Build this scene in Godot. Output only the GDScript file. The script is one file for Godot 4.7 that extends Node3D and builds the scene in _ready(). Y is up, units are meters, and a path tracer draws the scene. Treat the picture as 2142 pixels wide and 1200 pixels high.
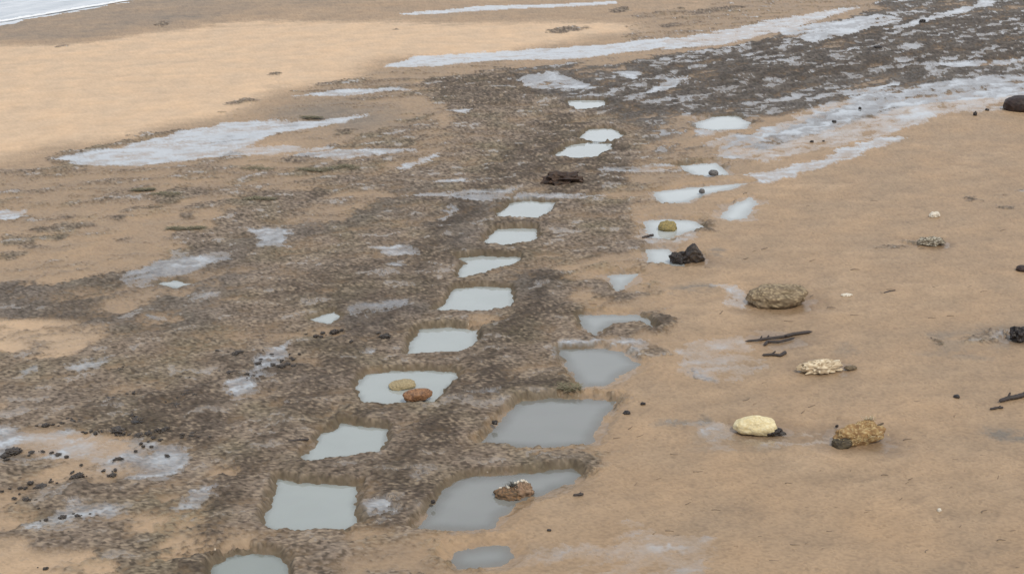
extends Node3D
# A tidal rock shelf with rows of cut pools, half covered by beach sand, on an overcast day.

const N := 1024            # cells of the ground maps, which cover 48 m by 48 m
const X0 := -24.0
const Z0 := -52.0
const CELL := 48.0 / 1024.0
const SHORE = Vector2(-15.62, -39.75)
const SHORE_DIR = Vector2(0.477, -0.879)
const SEA_LEVEL := -0.10

var maps := {}
var n_streak := noise(1.0, 4, 11)
var n_mid := noise(1.9, 3, 12)
var n_fine := noise(11.0, 2, 13)
var n_grain := noise(1.0, 2, 14)
var n_low := noise(0.22, 3, 15)
var n_thin := noise(1.0, 3, 18)
var n_hue := noise(0.8, 2, 16)
var n_shape := noise(2.2, 3, 17)
var n_round := noise(1.0, 1, 19)
var taken := {}
var rng := RandomNumberGenerator.new()
var pools := []
# ground grid
var cols := 0
var rows := 0
var us := PackedFloat32Array()
var zs := PackedFloat32Array()
var height := PackedFloat32Array()
var rocky := PackedFloat32Array()
var vert := PackedVector3Array()
var tint := PackedColorArray()
var kind := PackedByteArray()      # 0 sand, 1 wet sand, 2 rock, 3 shallow water
var M := {}

# stone looks: base, second, spot colour (linear), roughness of shape, size of bumps, angularity, shine
var DARK_ROUND := {"a": Color(.030, .018, .014), "b": Color(.055, .032, .024), "s": Color(.02, .012, .01), "amp": .10, "f": 1.2, "jag": 0.0, "rough": .6}
var BLACK_JAG := {"a": Color(.022, .018, .017), "b": Color(.05, .038, .032), "s": Color(.012, .01, .01), "amp": .30, "f": 1.1, "jag": 1.0, "rough": .5}
var BLACK_PEAK := {"a": Color(.022, .018, .017), "b": Color(.045, .034, .028), "s": Color(.075, .052, .034), "amp": .20, "f": 1.0, "jag": .7, "rough": .55, "peak": true}
var SPECKLED := {"a": Color(.225, .168, .108), "b": Color(.135, .098, .058), "s": Color(.40, .31, .19), "amp": .16, "f": 1.1, "jag": .25, "rough": .9, "spots": 4.6}
var YELLOW := {"a": Color(.70, .59, .35), "b": Color(.62, .50, .27), "s": Color(.74, .65, .43), "amp": .17, "f": .8, "jag": .2, "rough": .8, "box": 1.0}
var PALE_CORAL := {"a": Color(.62, .50, .34), "b": Color(.36, .27, .17), "s": Color(.74, .64, .47), "amp": .28, "f": 2.2, "jag": .6, "rough": .95}
var BROWN_FLAT := {"a": Color(.16, .12, .07), "b": Color(.10, .075, .05), "s": Color(.24, .18, .11), "amp": .2, "f": 1.6, "jag": .5, "rough": .8}
var GREY_PIT := {"a": Color(.25, .21, .15), "b": Color(.12, .10, .075), "s": Color(.55, .50, .40), "amp": .26, "f": 2.0, "jag": .6, "rough": .9}
var WHITE := {"a": Color(.68, .62, .50), "b": Color(.50, .42, .31), "s": Color(.8, .76, .68), "amp": .2, "f": 1.5, "jag": .4, "rough": .7}
var MUSTARD := {"a": Color(.27, .21, .085), "b": Color(.19, .16, .085), "s": Color(.36, .27, .10), "amp": .14, "f": 1.2, "jag": .1, "rough": .9, "box": 1.0}
var YELLOW_OCHRE := {"a": Color(.34, .265, .145), "b": Color(.27, .21, .12), "s": Color(.40, .32, .18), "amp": .16, "f": .9, "jag": .5, "rough": .7}
var ORANGE := {"a": Color(.25, .125, .06), "b": Color(.12, .06, .034), "s": Color(.33, .17, .08), "box": 1.0, "amp": .13, "f": .8, "jag": .4, "rough": .55}
var GREY_PEB := {"a": Color(.13, .12, .115), "b": Color(.09, .085, .08), "s": Color(.17, .16, .15), "amp": .14, "f": 1.2, "jag": .2, "rough": .6}
var REDDISH := {"a": Color(.040, .022, .014), "b": Color(.085, .05, .03), "s": Color(.022, .014, .011), "amp": .32, "f": 1.6, "jag": .7, "rough": .7}
const BARK := Color(.045, .034, .030)


func _ready():
	# camera, sky, sun and exposure
	var cam := Camera3D.new()
	cam.name = "camera"
	cam.position = Vector3(0, 6, 0)
	cam.rotation_degrees = Vector3(-20.3, 0, 0)
	cam.fov = 25.06
	cam.far = 2500.0
	add_child(cam)
	var we := WorldEnvironment.new()
	we.name = "environment"
	var e := Environment.new()
	e.background_mode = Environment.BG_SKY
	var sm := ProceduralSkyMaterial.new()
	sm.sky_top_color = Color(.80, .84, .90)
	sm.sky_horizon_color = Color(.97, .98, 1.0)
	sm.sky_curve = .25
	sm.sky_energy_multiplier = 1.03
	sm.ground_horizon_color = Color(.70, .66, .58)
	sm.ground_bottom_color = Color(.5, .44, .36)
	var sky := Sky.new()
	sky.sky_material = sm
	e.sky = sky
	e.tonemap_mode = Environment.TONE_MAPPER_LINEAR
	e.tonemap_exposure = .96
	e.sdfgi_enabled = true
	e.ssao_enabled = true
	e.ssil_enabled = true
	we.environment = e
	add_child(we)
	var sun := DirectionalLight3D.new()
	sun.name = "sun"
	sun.light_energy = .62
	sun.light_color = Color(1, .96, .89)
	sun.light_angular_distance = 10.0
	sun.shadow_enabled = true
	sun.rotation_degrees = Vector3(-58, 35, 0)
	add_child(sun)

	rng.seed = 77
	materials()
	ground_maps()
	pool_outlines()
	ground()
	sea()
	stones()
	jagged_rock("jagged black peaked rock at the rim of a small white pool", Vector3(2.50, 0, -17.33), 0.47, 0.23)
	crusted_stone(Vector3(0.02, -0.05, -10.71), 0.37)
	ragged_lump(Vector3(3.51, 0, -11.76), 0.59)
	sticks()
	weeds()
	all_clumps()
	all_litter()


# ---------------------------------------------------------------- helpers

func noise(freq: float, oct: int, sd: int) -> FastNoiseLite:
	var n := FastNoiseLite.new()
	n.noise_type = FastNoiseLite.TYPE_SIMPLEX_SMOOTH
	n.frequency = freq
	n.seed = sd
	n.fractal_type = FastNoiseLite.FRACTAL_FBM if oct > 1 else FastNoiseLite.FRACTAL_NONE
	n.fractal_octaves = oct
	return n


func numbered(called: String) -> String:
	var k: int = taken.get(called, 0)
	taken[called] = k + 1
	return called if k == 0 else "%s_%03d" % [called, k]


func tag(o: Node, label: String, category: String, group := "") -> void:
	o.set_meta("label", label)
	o.set_meta("category", category)
	if group != "":
		o.set_meta("group", group)


func mat(rough: float, spec := .5, called := "") -> StandardMaterial3D:
	var m := StandardMaterial3D.new()
	m.resource_name = called
	m.vertex_color_use_as_albedo = true
	m.roughness = rough
	m.metallic_specular = spec
	return m


func put(called: String, mesh: Mesh, m: Material, parent: Node = self) -> MeshInstance3D:
	var o := MeshInstance3D.new()
	o.name = numbered(called) if parent == self else called
	o.mesh = mesh
	o.material_override = m
	parent.add_child(o, true)
	return o


func array_mesh(v: PackedVector3Array, n: PackedVector3Array, c: PackedColorArray, idx: PackedInt32Array) -> ArrayMesh:
	var a := []
	a.resize(Mesh.ARRAY_MAX)
	a[Mesh.ARRAY_VERTEX] = v
	a[Mesh.ARRAY_NORMAL] = n
	a[Mesh.ARRAY_COLOR] = c
	a[Mesh.ARRAY_INDEX] = idx
	var m := ArrayMesh.new()
	m.add_surface_from_arrays(Mesh.PRIMITIVE_TRIANGLES, a)
	return m


func normals_of(v: PackedVector3Array, idx: PackedInt32Array) -> PackedVector3Array:
	var n := PackedVector3Array()
	n.resize(v.size())
	for k in range(0, idx.size(), 3):
		var a := idx[k]
		var b := idx[k + 1]
		var c := idx[k + 2]
		var f := (v[c] - v[a]).cross(v[b] - v[a])
		n[a] += f
		n[b] += f
		n[c] += f
	for k in n.size():
		n[k] = n[k].normalized()
	return n


func materials() -> void:
	M.sand = mat(.62, .5, "sand")
	M.wet = mat(.30, .5, "wet_sand")
	M.rock = mat(.86, .36, "rock")
	M.film = mat(.06, .72, "shallow_water")
	var water := ORMMaterial3D.new()
	water.resource_name = "pool_water"
	var gloss := Image.create_empty(4, 4, false, Image.FORMAT_RGB8)
	gloss.fill(Color(1, .06, 0))
	water.orm_texture = ImageTexture.create_from_image(gloss)
	water.vertex_color_use_as_albedo = true
	water.metallic_specular = .66
	water.transparency = BaseMaterial3D.TRANSPARENCY_ALPHA
	M.pool = water
	M.sea = mat(.16, .62, "sea")
	M.foam = mat(.7, .4, "foam")
	M.weed = mat(.6, .4, "weed")
	M.clump = mat(.5, .5, "dark_weed")
	M.bark = mat(.65, .5, "driftwood")


# ---------------------------------------------------------------- what lies where on the ground

func fill(called: String, val: float, p: Array) -> void:
	var img: Image = maps[called]
	var n := p.size() / 2
	var lo := 1e9
	var hi := -1e9
	for k in n:
		lo = minf(lo, p[k * 2 + 1])
		hi = maxf(hi, p[k * 2 + 1])
	var r0 := clampi(int(floor((lo - Z0) / CELL)), 0, N - 1)
	var r1 := clampi(int(ceil((hi - Z0) / CELL)), 0, N - 1)
	for r in range(r0, r1 + 1):
		var z := Z0 + (r + .5) * CELL
		var xs := PackedFloat32Array()
		for k in n:
			var ax: float = p[k * 2]
			var az: float = p[k * 2 + 1]
			var j := (k + 1) % n
			var bx: float = p[j * 2]
			var bz: float = p[j * 2 + 1]
			if (az <= z) != (bz <= z):
				xs.append(ax + (z - az) / (bz - az) * (bx - ax))
		xs.sort()
		for k in range(0, xs.size() - 1, 2):
			var c0 := clampi(int(round((xs[k] - X0) / CELL)), 0, N)
			var c1 := clampi(int(round((xs[k + 1] - X0) / CELL)), 0, N)
			if c1 > c0:
				img.fill_rect(Rect2i(c0, r, c1 - c0, 1), Color(val, val, val))


func ground_maps() -> void:
	for k in ["rock", "wet", "tone", "grey", "smear", "dark"]:
		var img := Image.create_empty(N, N, false, Image.FORMAT_L8)
		img.fill(Color(.5, .5, .5) if k == "tone" else Color(.05, .05, .05))
		maps[k] = img
	rock_areas()
	wet_areas()
	tone_areas()
	grey_areas()
	smear_areas()
	dark_areas()
	for k in [["rock", 230], ["dark", 190], ["wet", 560], ["tone", 26], ["grey", 90], ["smear", 300]]:
		var img: Image = maps[k[0]]
		img.resize(k[1], k[1], Image.INTERPOLATE_BILINEAR)
		img.resize(N, N, Image.INTERPOLATE_CUBIC)
		maps[k[0]] = img.get_data()


func rock_areas() -> void:
	fill("rock", 0.38, [-5.10, -8.50, -11.87, -22.71, -8.35, -22.54, -5.22, -23.23, -3.99, -23.23, -1.93, -24.14, -5.41, -24.14, -6.17, -26.84, -4.76, -29.60, -2.31, -32.61, 2.97, -35.08, 6.82, -37.93, 14.40, -54.66, 27.25, -54.66, 16.08, -31.34, 6.75, -26.39, 4.64, -23.05, 3.28, -20.84, 3.12, -18.74, 2.20, -16.99, 2.13, -15.34, 2.17, -14.24, 1.01, -13.95, 1.34, -12.65, 1.23, -11.44, 0.82, -10.95, -0.26, -9.99, -0.26, -8.50])
	fill("rock", 0.74, [-5.10, -8.50, -5.74, -9.83, -4.44, -10.07, -4.53, -10.67, -6.36, -11.14, -6.86, -12.18, -5.08, -12.53, -7.32, -13.14, -7.50, -13.54, -5.17, -13.95, -4.88, -14.70, -5.84, -15.09, -8.06, -14.70, -8.57, -15.77, -5.69, -16.60, -4.89, -17.29, -4.51, -19.74, -4.09, -20.84, -1.85, -23.05, -1.29, -24.14, -1.21, -26.61, -2.18, -29.06, -1.96, -30.74, 0.11, -31.96, 2.77, -32.61, 4.37, -33.84, 6.40, -35.46, 10.88, -40.73, 17.37, -54.66, 27.25, -54.66, 16.53, -32.28, 9.08, -29.33, 6.45, -27.31, 5.22, -26.17, 4.48, -24.14, 2.85, -22.71, 1.95, -20.27, 1.84, -17.83, 0.53, -16.99, 1.46, -16.13, 1.93, -14.70, 0.74, -14.24, 0.63, -12.95, -0.06, -12.77, -0.39, -11.69, 0.14, -11.59, 0.83, -11.19, -0.33, -10.99, -0.64, -10.76, -0.86, -10.07, -0.54, -9.67, -0.60, -8.50])
	fill("rock", 0.51, [-8.35, -22.54, -5.19, -23.05, -1.52, -23.33, -3.52, -21.28, -4.09, -20.84, -4.51, -19.74, -10.58, -20.00, -10.98, -20.84])
	fill("rock", 0.41, [-10.58, -20.00, -4.51, -19.74, -4.89, -17.29, -5.96, -16.41, -8.78, -16.22])
	fill("rock", 0.5, [-7.85, -20.14, -5.89, -20.98, -5.25, -20.98, -5.99, -20.14])
	fill("rock", 0.6, [-4.64, -28.80, -4.17, -30.16, -2.42, -30.74, -1.83, -28.54, -3.26, -27.93, -4.07, -28.54])
	fill("rock", 0.62, [-8.66, -22.95, -8.31, -23.47, -6.50, -25.65, -6.25, -25.40, -6.86, -24.44, -8.06, -22.98, -7.42, -22.31, -8.18, -22.54])
	fill("rock", 0.66, [-6.38, -15.95, -5.66, -16.50, -3.94, -16.99, -3.64, -15.51, -4.82, -14.70, -6.17, -15.34])
	fill("rock", 0.45, [3.37, -38.37, 6.32, -42.29, 10.45, -54.66, 17.37, -54.66, 10.88, -40.73, 5.09, -36.41, 2.99, -35.31])
	fill("rock", 0.55, [3.57, -40.73, 5.71, -42.29, 5.51, -40.73, 3.78, -39.75])
	fill("rock", 0.6, [1.08, -37.24, 2.26, -38.64, 2.36, -37.93, 1.35, -36.90])
	fill("rock", 0.6, [-6.39, -27.64, -6.02, -28.13, -5.41, -28.28, -6.09, -27.45])
	fill("rock", 0.6, [-5.01, -29.06, -4.17, -30.16, -3.89, -29.71, -4.62, -28.64])
	fill("rock", 0.42, [0.89, -16.13, 2.01, -15.34, 1.87, -14.70, 1.32, -15.18, 0.79, -15.34])
	fill("rock", 0.6, [-4.40, -22.54, -1.73, -26.84, -1.02, -24.14, -1.48, -22.71, -3.50, -21.13])
	fill("rock", 0.74, [4.45, -23.95, 8.49, -29.17, 16.75, -32.74, 15.46, -30.05, 8.54, -27.45, 5.89, -24.71, 4.74, -23.58])
	fill("rock", 0.46, [-8.28, -15.18, -4.89, -14.73, -5.14, -13.84, -7.54, -13.61])
	fill("rock", 0.3, [-0.73, -15.13, -0.10, -15.18, -0.07, -14.92, -0.66, -14.85])
	fill("rock", 0.5, [-1.59, -10.15, -0.73, -10.11, -0.58, -9.67, -0.71, -8.50, -1.31, -8.50])
	fill("rock", 0.35, [-5.74, -9.83, -3.61, -9.71, -2.87, -8.50, -5.10, -8.50])
	fill("rock", 0.48, [-3.72, -10.23, -2.56, -10.23, -2.31, -9.83, -3.18, -9.67])
	fill("rock", 0.4, [-5.00, -12.02, -3.98, -11.91, -3.63, -11.33, -4.32, -10.85, -4.85, -11.33])
	fill("rock", 0.45, [0.07, -11.64, 0.86, -11.64, 0.89, -11.28, 0.23, -11.31])
	fill("rock", 0.5, [-3.02, -11.33, -2.51, -11.38, -2.46, -11.24, -2.93, -11.14])
	fill("rock", 0.74, [-5.10, -8.50, -3.98, -8.50, -4.28, -9.31])
	fill("rock", 0.5, [3.30, -26.61, 5.70, -26.61, 4.48, -24.14, 2.02, -20.27, 1.40, -20.27, 2.27, -23.05])
	fill("rock", 0.5, [-3.72, -18.74, -2.97, -20.84, -2.01, -20.84, -2.73, -18.98])
	fill("rock", 0.62, [1.33, -14.47, 1.87, -14.17, 1.83, -13.81, 1.51, -13.95])
	fill("rock", 0.66, [1.63, -15.26, 2.04, -15.09, 1.93, -14.70, 1.76, -14.70])
	fill("rock", 0.7, [2.97, -19.18, 3.16, -18.98, 3.11, -18.62, 2.91, -18.55])
	fill("rock", 0.7, [2.08, -13.34, 2.30, -13.61, 2.21, -13.14, 2.06, -13.04])
	fill("rock", 0.62, [1.52, -14.02, 1.86, -14.02, 1.80, -13.78, 1.50, -13.84])
	fill("rock", 0.5, [-3.50, -37.93, -3.08, -37.93, -3.06, -37.58, -3.47, -37.58])
	fill("rock", 0.88, [-6.90, -18.80, -6.91, -18.70, -6.99, -18.61, -7.11, -18.54, -7.22, -18.53, -7.28, -18.58, -7.27, -18.68, -7.19, -18.78, -7.07, -18.84, -6.96, -18.85])
	fill("rock", 0.88, [-6.53, -18.96, -6.53, -18.85, -6.60, -18.74, -6.71, -18.68, -6.82, -18.69, -6.88, -18.76, -6.88, -18.87, -6.81, -18.98, -6.70, -19.04, -6.59, -19.03])
	fill("rock", 0.88, [-7.14, -18.27, -7.14, -18.14, -7.21, -18.03, -7.33, -17.96, -7.45, -17.97, -7.53, -18.05, -7.53, -18.17, -7.45, -18.29, -7.33, -18.36, -7.21, -18.35])
	fill("rock", 0.88, [-6.69, -18.35, -6.69, -18.25, -6.75, -18.16, -6.84, -18.11, -6.93, -18.12, -6.99, -18.19, -6.99, -18.29, -6.93, -18.39, -6.84, -18.44, -6.75, -18.42])
	fill("rock", 0.88, [-6.78, -17.93, -6.79, -17.84, -6.87, -17.75, -6.99, -17.69, -7.10, -17.68, -7.16, -17.72, -7.15, -17.81, -7.07, -17.90, -6.95, -17.97, -6.84, -17.98])
	fill("rock", 0.88, [-7.09, -17.53, -7.09, -17.44, -7.13, -17.35, -7.21, -17.31, -7.29, -17.33, -7.34, -17.39, -7.35, -17.49, -7.31, -17.57, -7.23, -17.61, -7.15, -17.60])
	fill("rock", 0.88, [-5.73, -18.37, -5.72, -18.29, -5.76, -18.22, -5.82, -18.19, -5.88, -18.21, -5.92, -18.27, -5.92, -18.35, -5.88, -18.42, -5.82, -18.45, -5.76, -18.43])
	fill("rock", 0.88, [-4.91, -19.62, -4.91, -19.49, -4.98, -19.37, -5.07, -19.31, -5.17, -19.34, -5.23, -19.44, -5.23, -19.57, -5.16, -19.69, -5.06, -19.75, -4.97, -19.72])
	fill("rock", 0.88, [-4.79, -18.47, -4.80, -18.35, -4.86, -18.24, -4.95, -18.19, -5.04, -18.22, -5.10, -18.31, -5.10, -18.43, -5.04, -18.53, -4.94, -18.58, -4.85, -18.56])
	fill("rock", 0.88, [-6.96, -19.36, -6.97, -19.28, -7.03, -19.21, -7.11, -19.16, -7.19, -19.15, -7.24, -19.20, -7.23, -19.27, -7.17, -19.34, -7.09, -19.39, -7.01, -19.40])
	fill("rock", 0.88, [-6.02, -19.34, -6.02, -19.27, -6.07, -19.20, -6.14, -19.16, -6.21, -19.17, -6.24, -19.21, -6.24, -19.28, -6.19, -19.35, -6.12, -19.39, -6.05, -19.39])
	fill("rock", 0.88, [-10.28, -39.12, -10.24, -38.80, -10.28, -38.52, -10.38, -38.40, -10.51, -38.47, -10.61, -38.71, -10.65, -39.03, -10.61, -39.31, -10.51, -39.44, -10.38, -39.36])
	fill("rock", 0.88, [-12.18, -35.04, -12.14, -34.84, -12.15, -34.69, -12.21, -34.62, -12.29, -34.67, -12.36, -34.82, -12.40, -35.01, -12.39, -35.18, -12.34, -35.24, -12.25, -35.19])
	fill("rock", 0.88, [-5.67, -31.12, -5.66, -30.97, -5.70, -30.84, -5.76, -30.79, -5.82, -30.83, -5.86, -30.95, -5.87, -31.11, -5.83, -31.24, -5.77, -31.29, -5.71, -31.25])
	fill("rock", 0.88, [1.99, -38.17, 1.88, -37.76, 1.64, -37.35, 1.35, -37.10, 1.12, -37.09, 1.04, -37.34, 1.14, -37.75, 1.39, -38.16, 1.68, -38.43, 1.92, -38.43])
	fill("rock", 0.88, [-3.03, -20.86, -3.06, -20.68, -3.17, -20.52, -3.31, -20.44, -3.45, -20.46, -3.52, -20.59, -3.49, -20.76, -3.39, -20.93, -3.23, -21.02, -3.10, -20.99])
	fill("rock", 0.88, [-3.80, -20.78, -3.84, -20.52, -4.02, -20.28, -4.26, -20.14, -4.47, -20.16, -4.59, -20.33, -4.56, -20.59, -4.39, -20.83, -4.14, -20.98, -3.92, -20.96])
	fill("rock", 0.88, [-5.27, -20.88, -5.28, -20.62, -5.40, -20.40, -5.59, -20.29, -5.77, -20.33, -5.88, -20.51, -5.88, -20.76, -5.76, -20.99, -5.57, -21.11, -5.38, -21.07])
	fill("rock", 0.88, [-5.49, -20.21, -5.56, -20.08, -5.77, -19.90, -6.04, -19.74, -6.27, -19.66, -6.37, -19.70, -6.31, -19.82, -6.11, -20.00, -5.84, -20.16, -5.60, -20.24])
	fill("rock", 0.88, [-4.28, -20.40, -4.36, -20.27, -4.58, -20.08, -4.86, -19.92, -5.09, -19.85, -5.20, -19.88, -5.13, -20.01, -4.92, -20.19, -4.63, -20.35, -4.39, -20.44])
	fill("rock", 0.88, [-4.99, -23.50, -5.01, -23.33, -5.12, -23.17, -5.28, -23.06, -5.42, -23.06, -5.50, -23.16, -5.48, -23.33, -5.37, -23.50, -5.21, -23.61, -5.06, -23.61])
	fill("rock", 0.88, [-3.04, -25.31, -3.08, -25.09, -3.21, -24.88, -3.38, -24.76, -3.54, -24.78, -3.62, -24.92, -3.59, -25.14, -3.46, -25.36, -3.28, -25.48, -3.12, -25.46])
	fill("rock", 0.88, [-1.82, -24.38, -1.88, -24.16, -2.07, -23.93, -2.30, -23.79, -2.50, -23.77, -2.59, -23.90, -2.53, -24.11, -2.35, -24.34, -2.11, -24.50, -1.91, -24.51])
	fill("rock", 0.88, [-3.78, -23.16, -3.79, -22.98, -3.87, -22.83, -3.97, -22.76, -4.08, -22.81, -4.13, -22.94, -4.13, -23.12, -4.05, -23.28, -3.94, -23.35, -3.84, -23.30])
	fill("rock", 0.88, [-5.20, -24.56, -5.24, -24.37, -5.39, -24.16, -5.60, -24.02, -5.78, -24.00, -5.88, -24.10, -5.84, -24.28, -5.70, -24.49, -5.49, -24.64, -5.30, -24.67])
	fill("rock", 0.88, [-4.43, -25.75, -4.43, -25.60, -4.49, -25.47, -4.57, -25.42, -4.65, -25.45, -4.69, -25.56, -4.69, -25.71, -4.64, -25.83, -4.55, -25.89, -4.47, -25.86])
	fill("rock", 0.88, [2.83, -17.47, 2.79, -17.41, 2.69, -17.34, 2.59, -17.30, 2.50, -17.29, 2.48, -17.33, 2.52, -17.39, 2.61, -17.45, 2.72, -17.50, 2.80, -17.51])
	fill("rock", 0.88, [5.28, -16.16, 5.22, -16.10, 5.12, -16.02, 5.00, -15.98, 4.91, -15.98, 4.89, -16.02, 4.94, -16.09, 5.05, -16.16, 5.17, -16.21, 5.26, -16.21])
	fill("rock", 0.88, [8.48, -20.20, 8.37, -20.10, 8.12, -19.96, 7.85, -19.84, 7.64, -19.79, 7.57, -19.81, 7.68, -19.91, 7.92, -20.04, 8.20, -20.16, 8.41, -20.22])
	fill("rock", 0.88, [8.89, -20.93, 8.74, -20.82, 8.36, -20.64, 7.91, -20.44, 7.57, -20.31, 7.45, -20.30, 7.59, -20.40, 7.96, -20.58, 8.41, -20.78, 8.77, -20.91])
	fill("rock", 0.88, [6.28, -18.19, 6.15, -18.09, 5.83, -17.93, 5.45, -17.78, 5.16, -17.69, 5.06, -17.69, 5.19, -17.79, 5.50, -17.94, 5.88, -18.09, 6.18, -18.19])
	fill("rock", 0.88, [6.06, -14.51, 5.98, -14.39, 5.82, -14.28, 5.67, -14.23, 5.56, -14.25, 5.55, -14.33, 5.63, -14.45, 5.78, -14.56, 5.94, -14.62, 6.05, -14.60])
	fill("rock", 0.88, [5.25, -14.36, 5.20, -14.30, 5.12, -14.24, 5.03, -14.21, 4.98, -14.22, 4.97, -14.27, 5.01, -14.33, 5.09, -14.39, 5.18, -14.42, 5.24, -14.41])
	fill("rock", 0.88, [3.86, -42.10, 3.76, -41.63, 3.56, -41.22, 3.34, -41.02, 3.18, -41.10, 3.14, -41.43, 3.24, -41.89, 3.44, -42.31, 3.67, -42.53, 3.83, -42.44])
	fill("rock", 0.88, [7.74, -42.79, 7.45, -42.26, 6.83, -41.55, 6.13, -40.94, 5.59, -40.65, 5.42, -40.77, 5.67, -41.27, 6.27, -41.97, 7.00, -42.61, 7.57, -42.93])
	fill("rock", 0.88, [5.02, -38.93, 4.92, -38.60, 4.72, -38.28, 4.51, -38.11, 4.36, -38.13, 4.33, -38.35, 4.42, -38.68, 4.61, -39.00, 4.83, -39.18, 4.98, -39.16])


func wet_areas() -> void:
	fill("wet", 0.84, [-8.38, -23.02, -7.48, -23.69, -6.44, -25.40, -5.88, -25.95, -4.25, -26.17, -2.91, -26.61, -3.61, -25.82, -4.79, -24.75, -5.01, -23.95, -5.61, -22.98, -6.62, -22.51, -7.84, -22.54])
	fill("wet", 0.6, [-5.61, -22.98, -5.01, -23.95, -3.35, -23.76, -4.52, -23.23])
	fill("wet", 0.62, [-4.16, -23.19, -3.35, -23.76, -1.71, -23.62, -3.25, -22.98])
	fill("wet", 0.9, [-3.22, -31.96, -2.49, -33.42, 0.24, -34.41, 2.87, -35.46, 4.41, -36.41, 4.83, -35.46, 3.27, -34.12, 1.59, -33.21, -0.86, -32.61, -2.63, -32.03])
	fill("wet", 0.66, [4.22, -35.85, 6.89, -38.37, 9.87, -41.55, 11.27, -42.29, 7.85, -37.49, 5.56, -35.08, 4.05, -34.34])
	fill("wet", 0.5, [3.55, -27.07, 4.58, -24.71, 6.48, -27.45, 8.54, -29.33, 17.01, -33.28, 14.73, -28.54, 9.23, -26.70, 7.29, -24.71, 5.61, -23.47, 4.58, -22.71, 3.77, -23.05])
	fill("wet", 0.72, [4.10, -21.89, 5.46, -22.78, 7.16, -24.60, 7.78, -24.79, 6.83, -23.69, 5.32, -22.12, 4.30, -21.19])
	fill("wet", 0.7, [5.17, -24.91, 7.15, -26.39, 7.17, -26.08, 5.70, -24.71])
	fill("wet", 0.72, [7.39, -27.79, 15.79, -30.74, 15.38, -29.88, 7.99, -27.31])
	fill("wet", 0.66, [7.74, -26.39, 14.98, -29.06, 14.61, -28.28, 9.42, -26.98, 7.83, -25.65])
	fill("wet", 0.66, [7.49, -29.06, 9.07, -30.05, 8.46, -29.06, 7.47, -28.54])
	fill("wet", 0.57, [-6.78, -12.02, -4.57, -12.07, -3.93, -11.91, -3.25, -11.64, -3.15, -11.22, -3.33, -10.90, -3.80, -10.95, -4.33, -11.31, -6.45, -11.31])
	fill("wet", 0.62, [-6.73, -11.91, -4.54, -11.98, -3.96, -11.85, -3.82, -11.52, -6.51, -11.46])
	fill("wet", 0.68, [-3.75, -10.99, -3.51, -11.44, -3.25, -11.64, -3.16, -11.26, -3.29, -10.91])
	fill("wet", 0.61, [-3.14, -10.48, -3.03, -10.76, -2.74, -10.92, -2.84, -10.54, -3.01, -10.32])
	fill("wet", 0.57, [-3.22, -12.71, -3.07, -13.27, -2.94, -13.88, -2.63, -14.54, -2.61, -13.88, -2.81, -13.14, -2.86, -12.71])
	fill("wet", 0.59, [-4.00, -18.69, -3.44, -18.79, -3.28, -17.94, -3.71, -17.89])
	fill("wet", 0.55, [-1.90, -17.94, -1.34, -17.98, -1.38, -17.61, -1.93, -17.57])
	fill("wet", 0.57, [-1.83, -17.23, -1.56, -17.40, -1.61, -17.03])
	fill("wet", 0.84, [-2.14, -22.31, -1.27, -23.66, -1.45, -22.98, -1.93, -22.31])
	fill("wet", 0.72, [2.94, -28.64, 3.64, -30.45, 4.34, -31.16, 3.65, -29.22])
	fill("wet", 0.74, [2.41, -31.34, 3.17, -31.46, 2.88, -30.39])
	fill("wet", 0.5, [0.16, -30.45, 0.92, -31.46, 2.02, -29.33, 0.32, -29.33])
	fill("wet", 0.9, [-3.75, -40.83, -1.10, -42.40, 3.49, -43.62, 3.44, -43.06, -1.08, -41.55, -3.14, -40.63])
	fill("wet", 0.46, [2.00, -14.27, 2.85, -14.54, 2.92, -13.67, 2.39, -13.08, 1.94, -13.34])
	fill("wet", 0.42, [0.04, -9.56, 0.99, -10.19, 1.88, -9.83, 1.30, -8.50, 0.11, -8.50])
	fill("wet", 0.52, [1.87, -18.62, 3.01, -18.98, 2.60, -18.05, 1.94, -17.83])
	fill("wet", 0.5, [1.68, -14.54, 0.51, -14.24, 0.55, -13.67, 1.47, -13.54])
	fill("wet", 0.66, [-5.12, -28.44, -3.51, -29.28, -2.09, -29.28, -3.96, -28.54])
	fill("wet", 0.64, [-10.36, -19.53, -7.71, -19.74, -7.74, -19.18, -10.15, -19.10])
	fill("wet", 0.62, [10.82, -37.75, 15.71, -43.51, 16.19, -43.51, 11.61, -38.10])
	fill("wet", 0.6, [10.66, -32.28, 17.94, -35.23, 17.48, -34.27, 10.99, -31.84])
	fill("wet", 0.58, [7.57, -37.49, 11.47, -40.73, 12.09, -39.75, 8.23, -35.46])
	fill("wet", 0.52, [-2.00, -20.69, -0.57, -20.90, 2.06, -20.69, 1.01, -20.38, -0.56, -20.33])
	fill("wet", 0.7, [-1.45, -21.49, -0.79, -21.61, -0.87, -21.28])
	fill("wet", 0.62, [-1.21, -19.35, -0.94, -20.14, -0.86, -20.00, -1.05, -19.18])
	fill("wet", 0.5, [-4.41, -9.99, -4.05, -10.45, -3.57, -10.45, -3.57, -10.15])
	fill("wet", 0.5, [-5.21, -13.54, -4.63, -13.81, -4.58, -13.47, -4.98, -13.34])
	fill("wet", 0.56, [-5.68, -13.34, -5.45, -13.61, -5.41, -13.34])
	fill("wet", 0.6, [-1.33, -26.98, -0.83, -27.16, -0.96, -26.70])
	fill("wet", 0.52, [1.44, -22.38, 3.00, -22.54, 2.78, -22.12, 1.51, -21.99])
	fill("wet", 0.62, [-1.83, -13.95, -1.60, -14.13, -1.58, -13.95, -1.70, -13.81])
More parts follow.
